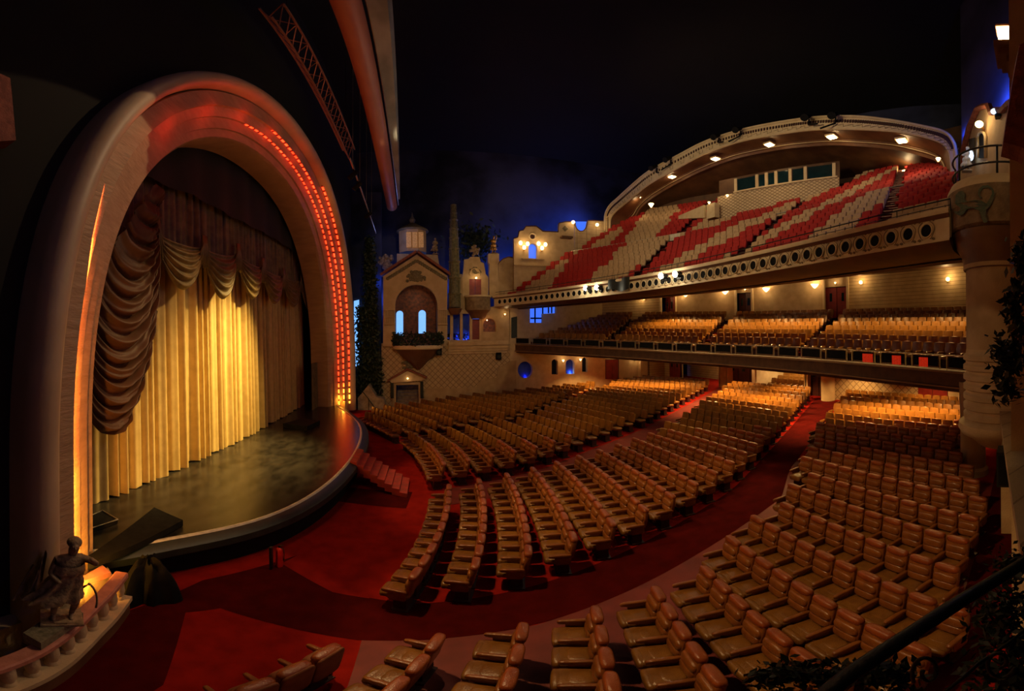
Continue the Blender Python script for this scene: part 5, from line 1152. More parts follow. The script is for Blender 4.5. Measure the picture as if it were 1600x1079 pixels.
# soffit falling back under the seats
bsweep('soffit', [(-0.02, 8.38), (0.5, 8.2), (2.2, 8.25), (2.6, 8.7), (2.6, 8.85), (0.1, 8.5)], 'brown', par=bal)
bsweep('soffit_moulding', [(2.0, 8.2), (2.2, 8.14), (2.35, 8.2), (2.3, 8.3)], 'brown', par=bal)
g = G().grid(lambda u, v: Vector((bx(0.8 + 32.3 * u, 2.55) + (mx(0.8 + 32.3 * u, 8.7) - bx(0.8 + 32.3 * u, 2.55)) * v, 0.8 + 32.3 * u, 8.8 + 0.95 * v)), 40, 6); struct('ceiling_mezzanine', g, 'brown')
# rings with flat black discs in place of shaded openings, about one every 0.52 m
yv = 2.75; k = 0; NO = 0
while yv < 32.3:
    X = bx(yv); sl = -0.035 * (yv - 14.3); n = Vector((-1, sl, 0)).normalized(); tq = Vector((-sl, -1, 0)).normalized() * -1; tq = Vector((n.y, -n.x, 0)); c = Vector((X, yv, 8.76))
    ring = [c + n * 0.02 + tq * (0.20 * math.cos(q)) + Vector((0, 0, 0.20 * math.sin(q))) for q in [2 * PI * i / 20 for i in range(20)]]
    o = ob('oculus_ring', G().tube(ring, 0.025, 6, True), 'cream', bal, True); 
    dsk = [c + n * 0.012 + tq * (0.185 * math.cos(q)) + Vector((0, 0, 0.185 * math.sin(q))) for q in [2 * PI * i / 20 for i in range(20)]]
    ob('oculus', G().add(dsk + [p + n * -0.01 for p in dsk], [tuple(range(20)), tuple(range(39, 19, -1))]), 'black', o, label='flat black disc for a shaded round opening')
    if yv < 19:
        g = G()
        for sgn in (-1, 1):
            P = [c + n * 0.02 + tq * (sgn * (0.27 + 0.02 * math.sin(3 * q)) * math.cos(q)) + Vector((0, 0, 0.29 * math.sin(q))) for q in [-1.1 + 2.2 * i / 12 for i in range(13)]]; g.tube(P, 0.012, 5)
            for zz in (-0.27, 0.28):
                P = [c + n * 0.02 + tq * (sgn * 0.24 + 0.06 * (1 - i / 10) * math.cos(i * 0.9)) + Vector((0, 0, zz + 0.05 * (1 - i / 10) * math.sin(i * 0.9))) for i in range(10)]; g.tube(P, 0.012, 5)
        ob('scrollwork', g, 'bronze', o)
    yv += 0.60 if yv < 12 else 0.52; NO += 1
# rail over the coping
g = G(); 
P = [Vector((bx(y, 0.15), y, 9.62)) for y in [Y0 + 0.15 * 0 + (Y1 - Y0) * i / 70 for i in range(71)]]; br = thing('balcony_rail', 'thin dark safety rail above the cream balcony coping', 'railing', (12.7, 14.3, 9.3))
ob('top_bar', G().tube(P, 0.022, 5), 'iron', br); ob('middle_bar', G().tube([p - Vector((0, 0, 0.18)) for p in P], 0.012, 4), 'iron', br)
for p in P[::4]: ob('post', G().bar(p, p - Vector((0, 0, 0.35)), 0.015, 4), 'iron', br)
# raked floor
NR = 19; XROW = 9
def rd(r): return 0.9 + 0.675 * r + (0.75 if r >= XROW else 0)
def rz(r): return 8.70 + 0.477 * r + (0.25 if r >= XROW else 0)
g = G()
for r in range(NR):
    d0 = rd(r) - 0.35; d1 = (rd(r + 1) - 0.35) if r < NR - 1 else d0 + 1.5
    g.grid(lambda u, v: Vector((min(bx(0.8 + 32.3 * u, d0 + (d1 - d0) * v), 30), 0.8 + 32.3 * u, rz(r))), 40, 1)
    if r: g.grid(lambda u, v: Vector((bx(0.8 + 32.3 * u, d0), 0.8 + 32.3 * u, rz(r - 1) + (rz(r) - rz(r - 1)) * v)), 40, 1)
struct('floor_balcony', g, 'aisle')
BA = [(4.6, 8.6), (13.2, 15.0), (20.5, 25.5)]    # aisles: y at the rail, y at the back
def baisle(y, d): return any(abs(y - (a + (b - a) * d / 13.5)) < 0.5 for a, b in BA)
# seat: cushion and back, one mesh each (a few pixels in the photograph)
def bseat(m):
    g = G().pad((0.0, 0, 0.40), (0.42, 0.47, 0.14), 0.5, 8, 4).pad((0.20, 0, 0.66), (0.12, 0.48, 0.56), 0.35, 8, 4, 0.15)
    return g
BM = {}
for k_, m_ in (('red', 'redseat'), ('tan', 'creamseat')):
    me = mesh_of('balcony_seat_' + k_, bseat(m_), MT[m_], 60); BM[k_] = me
def y_at(px, d, z):
    lo, hi = 1.0, 34.0
    for _ in range(40):
        m_ = (lo + hi) / 2
        if proj((bx(m_, d), m_, z))[0] > px: lo = m_
        else: hi = m_
    return lo
EL = [40] + [y_at(p, 0.9, 9.3) for p in (792, 850, 911, 965, 1008, 1040, 1100, 1150, 1235, 1310, 1400)]
EU = [40, 31.3, 29.4, 28.2, 25.4, 22.4, 20.0, 16.8, 14.6, 11.8, 9.8, 6.2]
SLT = [(2, 0), (8.7, -.1), (11, -.4), (14.5, -.65), (17, -.75), (19.5, -.4), (22, 0), (25.5, .47), (32, .6)]
def tone(y, r, d):
    # slanting red and tan bands
    sl = interp([(2, 0), (8.7, -.1), (11, -.4), (14.5, -.65), (17, -.75), (19.5, -.4), (22, 0), (25.5, .47), (32, .6)], y)
    u = y
    for _ in range(8): u = 0.5 * u + 0.5 * (y - interp(SLT, max(2, min(u, 32))) * (d - 0.9 if r < XROW else d - 7.5))
    u += 0.12 * math.sin(r * 1.7)
    E_ = EL if r < XROW else EU
    b = sum(1 for e in E_ if u < e); red = b % 2 == 1 or y > 31.6
    if y < 4.3 + 0.3 * d: red = r >= 3 or (r < 1 and y > 3.4)
    return 'red' if red else 'tan'
bs_ = []
for r in range(NR):
    d = rd(r); y = 1.5; k = 0
    while y < 32.5:
        if not baisle(y, d):
            sl = -0.035 * (y - 14.3); a = math.atan2(-sl, 1); X = bx(y, d)
            if not (12.0 < y < 22.2 and d > interp([(12.6, 11.5), (21.6, 9.6)], y) - 0.9): bs_.append(dict(x=X, y=y, z=rz(r), a=a, row=r, k=k, tone=tone(y, r, d)))
            k += 1; y += 0.50 * math.cos(a)
        else: y += 0.1
for s in bs_: s['px'], s['py'], s['d'] = seat_vis(s)
bs_.sort(key=lambda s: s['d']); vis = [s for s in bs_ if s['px'] < 1492]
for s in vis[:300]:
    o = bpy.data.objects.new('balcony_chair', BM[s['tone']]); COL.objects.link(o); o.location = (s['x'], s['y'], s['z']); o.rotation_euler = (0, 0, s['a'])
    o['label'] = '%s cloth balcony seat, %s from the lion tower end, %s row above the rail' % (s['tone'], od(s['k'] + 1), od(s['row'] + 1)); o['category'] = 'seat'; o['group'] = 'red and tan seats of the upper balcony'
# the rest in one object with two cloth colours
g0 = bseat('redseat'); vs = []; fs = []; mi = []
for s in vis[300:]:
    n0 = len(vs); ca, sa = math.cos(s['a']), math.sin(s['a']); vs += [(s['x'] + v.x * ca - v.y * sa, s['y'] + v.x * sa + v.y * ca, s['z'] + v.z) for v in g0.v]; fs += [tuple(i + n0 for i in f) for f in g0.f]; mi += [0 if s['tone'] == 'red' else 1] * len(g0.f)
me = bpy.data.meshes.new('balcony_chair_rows'); me.from_pydata(vs, [], fs); me.materials.append(MT['redseat']); me.materials.append(MT['creamseat']); me.polygons.foreach_set('material_index', mi)
o = bpy.data.objects.new('balcony_chair_rows', me); COL.objects.link(o); o['label'] = 'hundreds of red and tan seats in slanting bands rising across the balcony'; o['category'] = 'seats'; o['kind'] = 'stuff'
# aisle steps with dark posts
for ai, (a, b) in enumerate(BA[:3]):
    s = thing('balcony_steps', ('steep stair aisle in the balcony nearest the lion tower', 'steep stair aisle in the middle of the balcony', 'steep stair aisle in the balcony toward the chapel side')[ai], 'steps', (bx(a, 0.6), a, 8.7))
    for r in range(NR):
        d = rd(r) - 0.3; y = a + (b - a) * d / 13.5
        for h in range(2):
            dd = d + 0.33 * h; ob('step', G().box((bx(y, dd), y, rz(r) + 0.05 + 0.22 * h), (0.10, 0.8, 0.05)), 'trussred' if ai == 0 else 'seatbase', s)
# cross rail half way up, white where the spots hit it
P = [Vector((bx(y, rd(XROW) - 0.85), y, rz(XROW - 1) + 1.0)) for y in [3 + 29.4 * i / 60 for i in range(61)]]
cr2 = thing('cross_aisle_rail', 'pale metal rail along the cross aisle half way up the balcony', 'railing', tuple(P[30]))
ob('top_bar', G().tube(P, 0.035, 5), 'steel', cr2)
for p in P[::2]: ob('post', G().bar(p, p - Vector((0, 0, 0.95)), 0.02, 4), 'iron', cr2)
ob('middle_bar', G().tube([p - Vector((0, 0, 0.45)) for p in P], 0.018, 4), 'iron', cr2)
MT['parapetlit'] = mat('white_parapet', (0.72, 0.66, 0.5), 0.6, None, 3)
for (ya, yb, lab) in ((21.5, 32.2, 'white capped low wall of the cross aisle on the chapel side'), (8.2, 9.6, 'white slanting stair wall between red seats near the tower'), (11.6, 12.8, 'small white slanting stair wall in the middle seats')):
    P2 = [(bx(ya + (yb - ya) * i / 10, rd(XROW) - 0.95), ya + (yb - ya) * i / 10) for i in range(11)]
    ob('stair_wall', G().strip(P2, rz(XROW - 1) + 0.45, rz(XROW - 1) + 0.95, 0.12), 'parapetlit', label=lab, cat='parapet')
# paired bright projectors on the balcony front
for i, (px, py, lab) in enumerate(((915, 450, 'blazing white projector on the balcony front, left one of the brightest pair'), (932.5, 449, 'blazing white projector on the balcony front, right one of the brightest pair'), (1033, 431, 'bright projector on the balcony front, left one of the pair beside the dark cloth'), (1055, 428, 'bright projector on the balcony front, right one of the second pair'))):
    lo, hi = 2.0, 33.0
    for _ in range(40):
        m_ = (lo + hi) / 2
        if proj((bx(m_, -0.35), m_, 9))[0] > px: lo = m_
        else: hi = m_
    c = Vector((bx(lo, -0.35), lo, 8.9)); c.z = HZ + ray(px, py)[2] * math.hypot(c.x, c.y); t = thing('projector', lab, 'spotlight', tuple(c), 'projectors on the balcony front')
    dr = (Vector((-3, 12, 6)) - c).normalized(); ob('housing', G().tube([c + Vector((0.42, 0, 0.05)), c + Vector((0.35, 0, 0)), c], [0.1, 0.16, 0.15], 14), 'blackgloss', t, 40)
    ob('lens', G().tube([c + dr * 0.02, c + dr * 0.03], [0.16, 0.16], 16), 'bulbhot', t, label='blazing white lens'); ob('yoke', G().box(c + Vector((0.25, 0, -0.2)), (0.05, 0.34, 0.08)), 'blackgloss', t)
    light('POINT', c + Vector((-0.35, 0, 0)), 26, (1, 0.88, 0.62), size=0.1)
a_, b_ = None, None
lo = [0, 0]
for i, px in enumerate((954, 987)):
    l, h = 2.0, 33.0
    for _ in range(40):
        m_ = (l + h) / 2
        if proj((bx(m_), m_, 9))[0] > px: l = m_
        else: h = m_
    lo[i] = l
ob('hanging_cloth', G().grid(lambda u, v: Vector((bx(lo[1] + (lo[0] - lo[1]) * u) - 0.14 - 0.06 * math.sin(u * 9) - 0.05 * v, lo[1] + (lo[0] - lo[1]) * u, 9.33 - (0.72 + 0.12 * math.sin(u * 5)) * v)), 30, 6), 'iron', smooth=True, label='dark green cloth hung over the balcony front between the projector pairs', cat='cloth')
# ============================================================ canopy arch over the upper balcony
def cx_(y): return 17.8 + 2.5 * (1 - ((y - 17) / 16) ** 2)
def on_can(px, py, dx=0.0):
    lo, hi = 0.3, 80.0
    for _ in range(50):
        m_ = (lo + hi) / 2; s, c, t = ray(px, py); D = m_ / c
        if s * D > cx_(min(m_, 36)) + dx: hi = m_
        else: lo = m_
    s, c, t = ray(px, py); return Vector((cx_(min(lo, 36)) + dx, lo, HZ + t * lo / c))
O_ = [(946, 362), (946, 338), (953, 322), (968, 308), (990, 288), (1015, 268), (1061, 243), (1100, 223), (1143, 208), (1180, 199), (1224, 191), (1260, 186), (1300, 183), (1341, 183.5), (1375, 187), (1402, 191), (1443, 199), (1474, 207), (1488, 220), (1494, 240), (1496, 285)]
Fb = [(952, 362), (953, 342), (960, 331), (973, 320), (993, 304), (1016, 286), (1061, 261), (1100, 240.5), (1143, 224.5), (1180, 215), (1224, 208), (1260, 203), (1300, 201), (1341, 201.5), (1375, 203), (1402, 205), (1443, 213), (1470, 222), (1481, 232), (1486, 248), (1488, 285)]
Si = [(983, 360), (984, 352), (986, 344), (992, 336), (1000, 322), (1020, 305), (1061, 281), (1100, 262), (1143, 246), (1180, 237), (1224, 229), (1260, 225), (1300, 222.5), (1341, 224), (1375, 226.5), (1402, 230), (1443, 240), (1462, 247), (1472, 256), (1476, 268), (1477, 285)]
can = thing('balcony_canopy', 'long curved cream canopy arch with downlights over the upper balcony', 'canopy', (20, 17, 15))
ou = smooth_line([tuple(on_can(*p)) for p in O_], 4); fb = smooth_line([tuple(on_can(*p, -0.02)) for p in Fb], 4); si = smooth_line([tuple(on_can(*p, 2.2)) for p in Si], 4)
def loft(name, rows, m, sm=30, par=can, **k):
    n = len(rows[0]); g = G(); g.add([p for r in rows for p in r], [(j * n + i, j * n + i + 1, (j + 1) * n + i + 1, (j + 1) * n + i) for j in range(len(rows) - 1) for i in range(n - 1)]); return ob(name, g, m, par, sm, **k)
V = Vector
loft('fascia', [[V(p) + V((1.2, 0, 0.15)) for p in ou], ou, fb, [V(p) + V((0.12, 0, 0.0)) for p in fb]], 'cream')
mid = [V(a).lerp(V(b), 0.35) + V((0, 0, 0.12)) for a, b in zip(fb, si)]; mid2 = [V(a).lerp(V(b), 0.75) + V((0, 0, 0.12)) for a, b in zip(fb, si)]
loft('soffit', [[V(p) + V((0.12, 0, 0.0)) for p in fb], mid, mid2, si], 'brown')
for t_, r_, m_ in ((0.04, 0.06, 'cream'), (0.10, 0.05, 'brown'), (0.80, 0.05, 'brown'), (0.90, 0.05, 'cream')):
    ob('moulding', G().tube([V(a).lerp(V(b), t_) + V((0, 0, 0.02)) for a, b in zip(fb, si)], r_, 6), m_, can, True)
loft('inner_lip', [si, [V(p) + V((0.1, 0, -0.18)) for p in si], [V(p) + V((0.35, 0, -0.1)) for p in si]], 'brown')
cap = [V(p) + V((-0.05, 0, 0.05)) for p in ou]; ob('crest', G().tube(cap, 0.09, 6), 'cream', can, True)
g = G()
for i in range(170):
    t = 0.06 + 0.86 * i / 169; j = t * (len(ou) - 1); k = int(j); f = j - k; a = V(ou[k]).lerp(V(ou[k + 1]), f); b = V(fb[k]).lerp(V(fb[k + 1]), f); c = a.lerp(b, 0.36); 
    g.box(c + V((-0.03, 0, 0)), (0.05, 0.12, 0.20))
ob('dentil_blocks', g, 'seatbase', can, label='row of small dark square blocks')['kind'] = 'stuff'  # small dark boxes standing proud of the fascia
g = G()
for i in range(46):
    t = 0.08 + 0.84 * i / 45; j = t * (len(ou) - 1); k = int(j); f = j - k; a = V(ou[k]).lerp(V(ou[k + 1]), f); b = V(fb[k]).lerp(V(fb[k + 1]), f)
    P = [a.lerp(b, q) + V((-0.02, s * 0.35, 0)) for q, s in ((0.55, -1), (0.82, -1), (0.82, 0), (0.6, 0), (0.6, 1))]; g.tube(P, 0.018, 4)
ob('fret_relief', g, 'bronze', can)['kind'] = 'stuff'
# downlights in the soffit
DL = [(996, 309), (1050, 277), (1118, 249), (1202, 227), (1299.5, 215), (1409, 221)]
for i, (px, py) in enumerate(DL):
    c = on_can(px, py, 1.0); t = thing('soffit_downlight', 'bright square lamp in the canopy soffit, %s one counted from the chapel side' % od(i + 1), 'downlight', tuple(c), 'downlights of the canopy')
    ob('frame', G().box(c + V((0, 0, 0.12)), (0.62, 0.62, 0.12)), 'cream', t); ob('lamp_panel', G().box(c + V((0, 0, 0.03)), (0.46, 0.46, 0.06)), 'panelamp', t)
    light('SPOT', c + V((0, 0, -0.15)), 120, (1, 0.68, 0.32), c + V((-0.6, 0, -5)), 0.2, 130, 0.8)
    light('POINT', c + V((0.0, 0, -0.45)), 16, (1, 0.66, 0.3), size=0.2)
# spotlights clamped on top of the canopy
for i, (px, py) in enumerate(((1021, 262), (1043, 249), (1118, 214), (1152, 203), (1259, 184), (1301, 181))):
    c = on_can(px, py, -0.5); t = thing('canopy_spotlight', 'black spotlight clamped on the canopy crest, %s one counted from the chapel side' % od(i + 1), 'spotlight', tuple(c), 'spotlights on the canopy crest')
    ob('body', G().tube([c + V((0.3, 0, 0.28)), c + V((-0.25, -0.1, -0.12)), c + V((-0.35, -0.12, -0.2))], [0.16, 0.2, 0.26], 10), 'black', t, 40); ob('clamp', G().tube([c + V((0.35, 0, 0.05)), c + V((0.3, 0, -0.4)), c + V((-0.05, (0.8 if i % 2 else -0.8), -0.75))], 0.06, 6), 'black', t)
# inner vault and back wall of the balcony recess
def bk_pt(y, z, d=13.9): return V((min(bx(y, d), 29.5), y, z))
g = G(); n = len(si)
back = [V((min(max(p[0] + 6.0, bx(max(min(p[1], 33), 1), 13.6)), 29.5), p[1], min(p[2] + 0.2, 18.3) if 0 < i < n - 1 else p[2])) for i, p in enumerate(si)]
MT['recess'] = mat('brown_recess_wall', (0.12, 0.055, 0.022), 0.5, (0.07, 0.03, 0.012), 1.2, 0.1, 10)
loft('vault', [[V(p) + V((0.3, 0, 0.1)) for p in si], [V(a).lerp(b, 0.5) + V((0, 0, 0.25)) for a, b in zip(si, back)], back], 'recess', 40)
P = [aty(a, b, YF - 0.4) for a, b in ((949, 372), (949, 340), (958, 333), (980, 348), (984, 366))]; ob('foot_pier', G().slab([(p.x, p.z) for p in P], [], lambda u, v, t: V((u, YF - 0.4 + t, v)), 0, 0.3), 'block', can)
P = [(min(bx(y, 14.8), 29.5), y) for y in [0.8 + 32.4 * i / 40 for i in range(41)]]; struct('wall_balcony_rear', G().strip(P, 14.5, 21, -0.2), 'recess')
g = G().box((22.0, YF + 0.1, 13), (7.4, 0.2, 8)); struct('wall_recess_chapel', g, 'recess')
g = G().box((20.5, 0.6, 13), (10, 0.2, 12)); struct('wall_recess_tower', g, 'plaster2')
# projection booth with lattice front and dark windows
def seg(pa, pb): return V(pa), V(pb)
A_ = V((21.4, 21.6, 0)); B_ = V((24.2, 12.6, 0)); dr = (B_ - A_).normalized(); nr = V((dr.y, -dr.x, 0)) * -1
bo = thing('projection_booth', 'projection booth with pale lattice front and dark windows at the back of the balcony', 'booth', tuple(A_.lerp(B_, 0.5) + V((0, 0, 15.0))))
def bw(u, v, t=0.0): return A_.lerp(B_, u) + V((0, 0, v)) - V((dr.y, -dr.x, 0)) * t
def bslab(name, u0, u1, za, zb, t0, t1, m, par=bo, **k):
    # za, zb = heights at the two ends of the panel
    g = G(); vs = [bw(u, z, t) for t in (t0, t1) for u, z in ((u0, za[0]), (u1, za[1]), (u1, zb[1]), (u0, zb[0]))]; g.add(vs, [(0, 1, 2, 3), (7, 6, 5, 4), (0, 4, 5, 1), (1, 5, 6, 2), (2, 6, 7, 3), (3, 7, 4, 0)]); return ob(name, g, m, par, **k)
def zb_(px, py, u): p = bw(u, 0); return HZ + ray(px, py)[2] * math.hypot(p.x, p.y)
zb0, zb1 = zb_(1128, 324, 0), zb_(1312, 303, 1); zt0, zt1 = zb_(1133, 307, 0), zb_(1312, 277, 1)
bslab('lattice_front', 0, 1, (zb0 - 1, zb1 - 1), (zt0, zt1), 0, 0.3, 'boothlat')
bslab('sill', -0.01, 1.01, (zt0, zt1), (zt0 + 0.14, zt1 + 0.14), 0.2, 0.4, 'cream') if False else None
wt = lambda u: zt0 + (zt1 - zt0) * u
bslab('upper_wall', 0.0, 1, (wt(0), wt(1)), (wt(0) + 1.5, wt(1) + 1.5), 0.3, 0.45, 'recess')
for (u0, u1) in ((0.17, 0.33), (0.36, 0.41), (0.44, 0.49), (0.52, 0.60), (0.64, 0.72), (0.76, 0.95)):
    bslab('window', u0, u1, (wt(u0) + 0.12, wt(u1) + 0.12), (wt(u0) + 1.25, wt(u1) + 1.25), 0.2, 0.28, 'glass', label='dark blue-black booth window')
for u in (0.345, 0.425, 0.505, 0.62, 0.74, 0.96, 0.16): bslab('mullion', u - 0.012, u + 0.012, (wt(u), wt(u)), (wt(u) + 1.3, wt(u) + 1.3), 0.1, 0.3, 'cream')
bslab('sill', 0.15, 0.99, (wt(0.15), wt(1)), (wt(0.15) + 0.12, wt(1) + 0.12), -0.1, 0.36, 'cream')
# side parapet and small pier left of the booth
p = [(1060, 337), (1100, 320), (1101, 340), (1060, 342)]
def on_x(px, py, x): return atx(px, py, x)
P = [on_x(a, b, 20.9) for a, b in p]; ob('stair_parapet', G().slab([(q_.y, q_.z) for q_ in P], [], lambda u, v, t: V((20.9 + t, u, v)), 0, 0.2), 'cream', label='pale sloping stair parapet left of the projection booth', cat='parapet')
c = on_x(1114, 330, 20.9); ob('stair_pier', G().box(c, (0.5, 0.9, 1.2)), 'cream', label='small square pier beside the booth lattice', cat='pier')
# wall lamps inside the recess
for px, py, e, lab in ((1017.5, 321, 12, 'small round lamp deep in the canopy recess on the chapel side'), (1108, 317, 6, 'tiny lamp above the small pier beside the booth'), (1136.5, 306, 5, 'tiny lamp at the left end of the booth lattice'), (1361, 285.5, 30, 'single wall lamp at the back of the balcony right of the booth'), (1414, 270, 45, 'wall lamp left of the dark exit at the balcony back'), (1439, 268, 45, 'wall lamp right of the dark exit at the balcony back'), (1466, 249.5, 8, 'slim bright lamp on the canopy pier near the tower')):
    c = atd(px, py, 27.0 if px > 1150 else 30) if px < 1460 else atd(px, py, 17.0)
    s = thing('wall_lamp', lab, 'wall lamp', tuple(c)); r = 0.17 if e > 10 else 0.09
    ob('shade', G().lathe([(0.04, -r), (r * 1.3, r * 0.8), (r * 1.2, r)], c, 10), 'bulb', s, True); ob('arm', G().bar(c + V((0, 0, -r)), c + V((0.4, 0, -r)), 0.03), 'gold', s); light('POINT', c + V((-0.4, 0, 0.2)), e, (1, 0.66, 0.3), size=0.12)
P = [atd(a, b, 27.3) for a, b in ((1421, 280), (1421, 268), (1433, 267), (1433, 282))]; g = G().add(P + [p + V((0.1, 0, 0)) for p in P], [(0, 1, 2, 3), (7, 6, 5, 4)]); ob('exit_door', g, 'black', label='dark doorway between the two lamps at the balcony back', cat='door')
# ============================================================ lion tower and near wall
TX, TY = 11.0, 0.75
def tz(px, py, D=9.8): return HZ + ray(px, py)[2] * D
z_top, z_pan, z_cone, z_cyl, z_m1, z_m2, z_bot = tz(1520, 274), tz(1510, 290), tz(1500, 352, 9.7), tz(1500, 392), tz(1505, 548), tz(1500, 640), tz(1520, 690)
tw = thing('lion_tower', 'round stone tower balcony with painted green lion and ringed lower drum', 'tower', (TX, TY, z_bot))
ob('lion_panel', G().lathe([(1.28, z_cone), (1.42, z_cone + 0.1), (1.50, z_pan), (0.4, z_pan)], (TX, TY, 0), 48), 'panelstone', tw, 40)
ob('parapet_top', G().lathe([(1.50, z_pan), (1.50, z_pan + 0.08), (1.40, z_top), (1.2, z_top + 0.05), (0.0, z_top + 0.05)], (TX, TY, 0), 48), 'cream', tw, 40)
ob('corbel', G().lathe([(1.05, z_cyl - 0.35), (1.1, z_cyl), (1.32, z_cone - 0.25), (1.36, z_cone), (1.28, z_cone)], (TX, TY, 0), 48), 'brown', tw, 40)
ob('shaft', G().lathe([(1.0, z_m1), (1.0, z_cyl - 0.35), (1.07, z_cyl - 0.33), (1.07, z_cyl - 0.22), (1.03, z_cyl - 0.2), (1.03, z_cyl - 0.1), (1.08, z_cyl - 0.05)], (TX, TY, 0), 48), 'plaster2', tw, 40)
R_ = [(0.2, z_bot - 0.55), (0.62, z_bot - 0.4), (0.95, z_bot - 0.12), (1.16, z_bot), (1.24, z_bot + 0.14), (1.22, z_bot + 0.3), (1.04, z_bot + 0.4)]
zz = z_bot + 0.38
while zz < z_m1 - 0.1: R_ += [(1.02, zz + 0.03), (1.09, zz + 0.07), (1.09, zz + 0.19), (1.02, zz + 0.24)]; zz += 0.27
R_ += [(1.0, z_m1)]
ob('ringed_base', G().lathe(R_, (TX, TY, 0), 48), 'plaster', tw, 45)
# lion relief wrapped on the panel: flat outline laid on the drum
lion = [(1492, 318), (1493, 305), (1498, 299), (1504, 298), (1508, 303), (1507, 311), (1512, 315), (1522, 312), (1533, 313), (1541, 318), (1546, 311), (1550, 302), (1549, 296), (1543, 293), (1536, 294), (1532, 299), (1531, 305), (1535, 309), (1531, 309), (1528, 303), (1529, 296), (1535, 290), (1544, 289), (1551, 294), (1554, 302), (1552, 312), (1547, 322), (1541, 327), (1540, 337), (1543, 347), (1537, 348), (1533, 338), (1530, 329), (1520, 325), (1511, 326), (1506, 334), (1500, 337), (1493, 334), (1490, 330), (1498, 330), (1501, 325), (1497, 322)]
def on_cyl(px, py, rad):
    s, c, t = ray(px, py); b = s * TX + c * TY; disc = b * b - (TX * TX + TY * TY - rad * rad)
    D = b - math.sqrt(max(disc, 0)); return V((s * D, c * D, HZ + t * D))
P = [on_cyl(a, b, 1.515) for a, b in lion]; P0 = [on_cyl(a, b, 1.46) for a, b in lion]
tri = tessellate_polygon([[V((a, b, 0)) for a, b in lion]]); n = len(P); g = G().add(P + P0, [tuple(t) for t in tri] + [(i, (i + 1) % n, (i + 1) % n + n, i + n) for i in range(n)])
ob('lion_relief', g, 'liongreen', tw, label='walking lion painted in worn green')
g = G()
for (zo) in (0.45, 0.95): g.tube([(TX + 1.35 * math.cos(q), TY + 1.35 * math.sin(q), z_top + zo - 0.1) for q in [PI * 1.55 - i * PI * 1.1 / 24 for i in range(25)]], 0.03, 6)
for i in range(0, 25, 6):
    q = PI * 1.55 - i * PI * 1.1 / 24; g.bar((TX + 1.35 * math.cos(q), TY + 1.35 * math.sin(q), z_top), (TX + 1.35 * math.cos(q), TY + 1.35 * math.sin(q), z_top + 0.87), 0.03, 6)
tr_ = ob('tower_rail', g, 'blackgloss', smooth=True, label='curved black rail on top of the lion tower', cat='railing')
# attic wall behind the tower with arched niche
def nd(px, py, D): return atd(px, py, D)
def npoly(name, pts, D0, D1, m, label=None, cat=None, parent=None, y=None, th=0.3, kind=None, holes=()):
    # on the near wall: picture x grows along the wall with distance falling from D0 to D1
    P = []
    for px, py in pts: P.append(aty(px, py, 0.02) if False else None)
    return None
YN = 0.25
def nwall(name, pts, m, label=None, cat=None, parent=None, th=0.35, holes=(), kind=None, yv=None):
    # points given as (distance along the wall, height)
    g = G().slab(pts, holes, lambda u, v, t: V((u, (YN if yv is None else yv) - t, v)), 0, th); return ob(name, g, m, parent, label=label, cat=cat, kind=kind)
# near wall seen at a grazing angle
AA, AB = V((15.5, 2.75, 0)), V((9.7, 0.42, 0))
def on_seg(px, py, off=0.0):
    s, c, t = ray(px, py); d = AB - AA; nx, ny = d.y, -d.x; l = math.hypot(nx, ny); nx, ny = nx / l, ny / l
    if nx < 0: nx, ny = -nx, -ny
    D = ((AA.x + nx * off) * nx + (AA.y + ny * off) * ny) / (s * nx + c * ny); return V((s * D, c * D, HZ + t * D))
def aslab(name, pts, off, th, m, par=None, **k):
    P = [on_seg(a, b, off) for a, b in pts]; Q = [on_seg(a, b, off + th) for a, b in pts]; n = len(P)
    tri = tessellate_polygon([[V((a, b, 0)) for a, b in pts]]); g = G().add(P + Q, [tuple(t) for t in tri] + [tuple(i + n for i in reversed(t)) for t in tri] + [(i, (i + 1) % n, (i + 1) % n + n, i + n) for i in range(n)]); return ob(name, g, m, par, **k)
att = [(1500, 290), (1501, 262), (1506, 232), (1514, 200), (1521, 184), (1527, 170), (1536, 166), (1545, 165), (1549, 176), (1556, 172), (1566, 172), (1574, 163), (1582, 158), (1584, 290)]
o = thing('attic_facade', 'cream attic facade with arched niche behind the lion tower under blue glow', 'facade', tuple(on_seg(1540, 285)))
aslab('wall_face', att, 0, 0.3, 'plaster', o)
ob('coping', G().tube([on_seg(a, b, -0.1) for a, b in att[1:-1]], 0.11, 6), 'rooftile', o, 40)
nich = [(1529, 247), (1529, 216)] + [(1534 - 5 * math.cos(PI * i / 8), 216 - 9 * math.sin(PI * i / 8)) for i in range(9)] + [(1539, 247)]
aslab('niche_shade_sheet', nich, -0.04, 0.05, 'black', o); ob('niche_moulding', G().tube([on_seg(a + (a - 1534) * 0.12, b - 1, -0.06) for a, b in nich], 0.05, 6), 'cream', o, True)  # flat black sheet on the wall stands in for shade inside the niche
c = on_seg(1530, 194, -0.25); s = thing('wall_globe', 'round amber lamp on the attic facade behind the lion tower', 'wall lamp', tuple(c)); ob('globe', G().ball(c, 0.13, 12), 'bulb', s, True); ob('bracket', G().bar(c, c + V((0.3, -0.1, -0.05)), 0.04), 'gold', s); light('POINT', c + V((-0.4, 0.15, 0)), 24, (1, 0.66, 0.3), size=0.12)
c = on_seg(1553, 174, -0.2); s = thing('blue_floodlight', 'small cold white floodlight on the roof line behind the tower', 'floodlight', tuple(c)); ob('lens', G().ball(c, 0.09, 10), 'bulbwhite', s, True); ob('housing', G().box(c + V((0.1, -0.1, -0.1)), (0.2, 0.16, 0.16)), 'blackgloss', s)
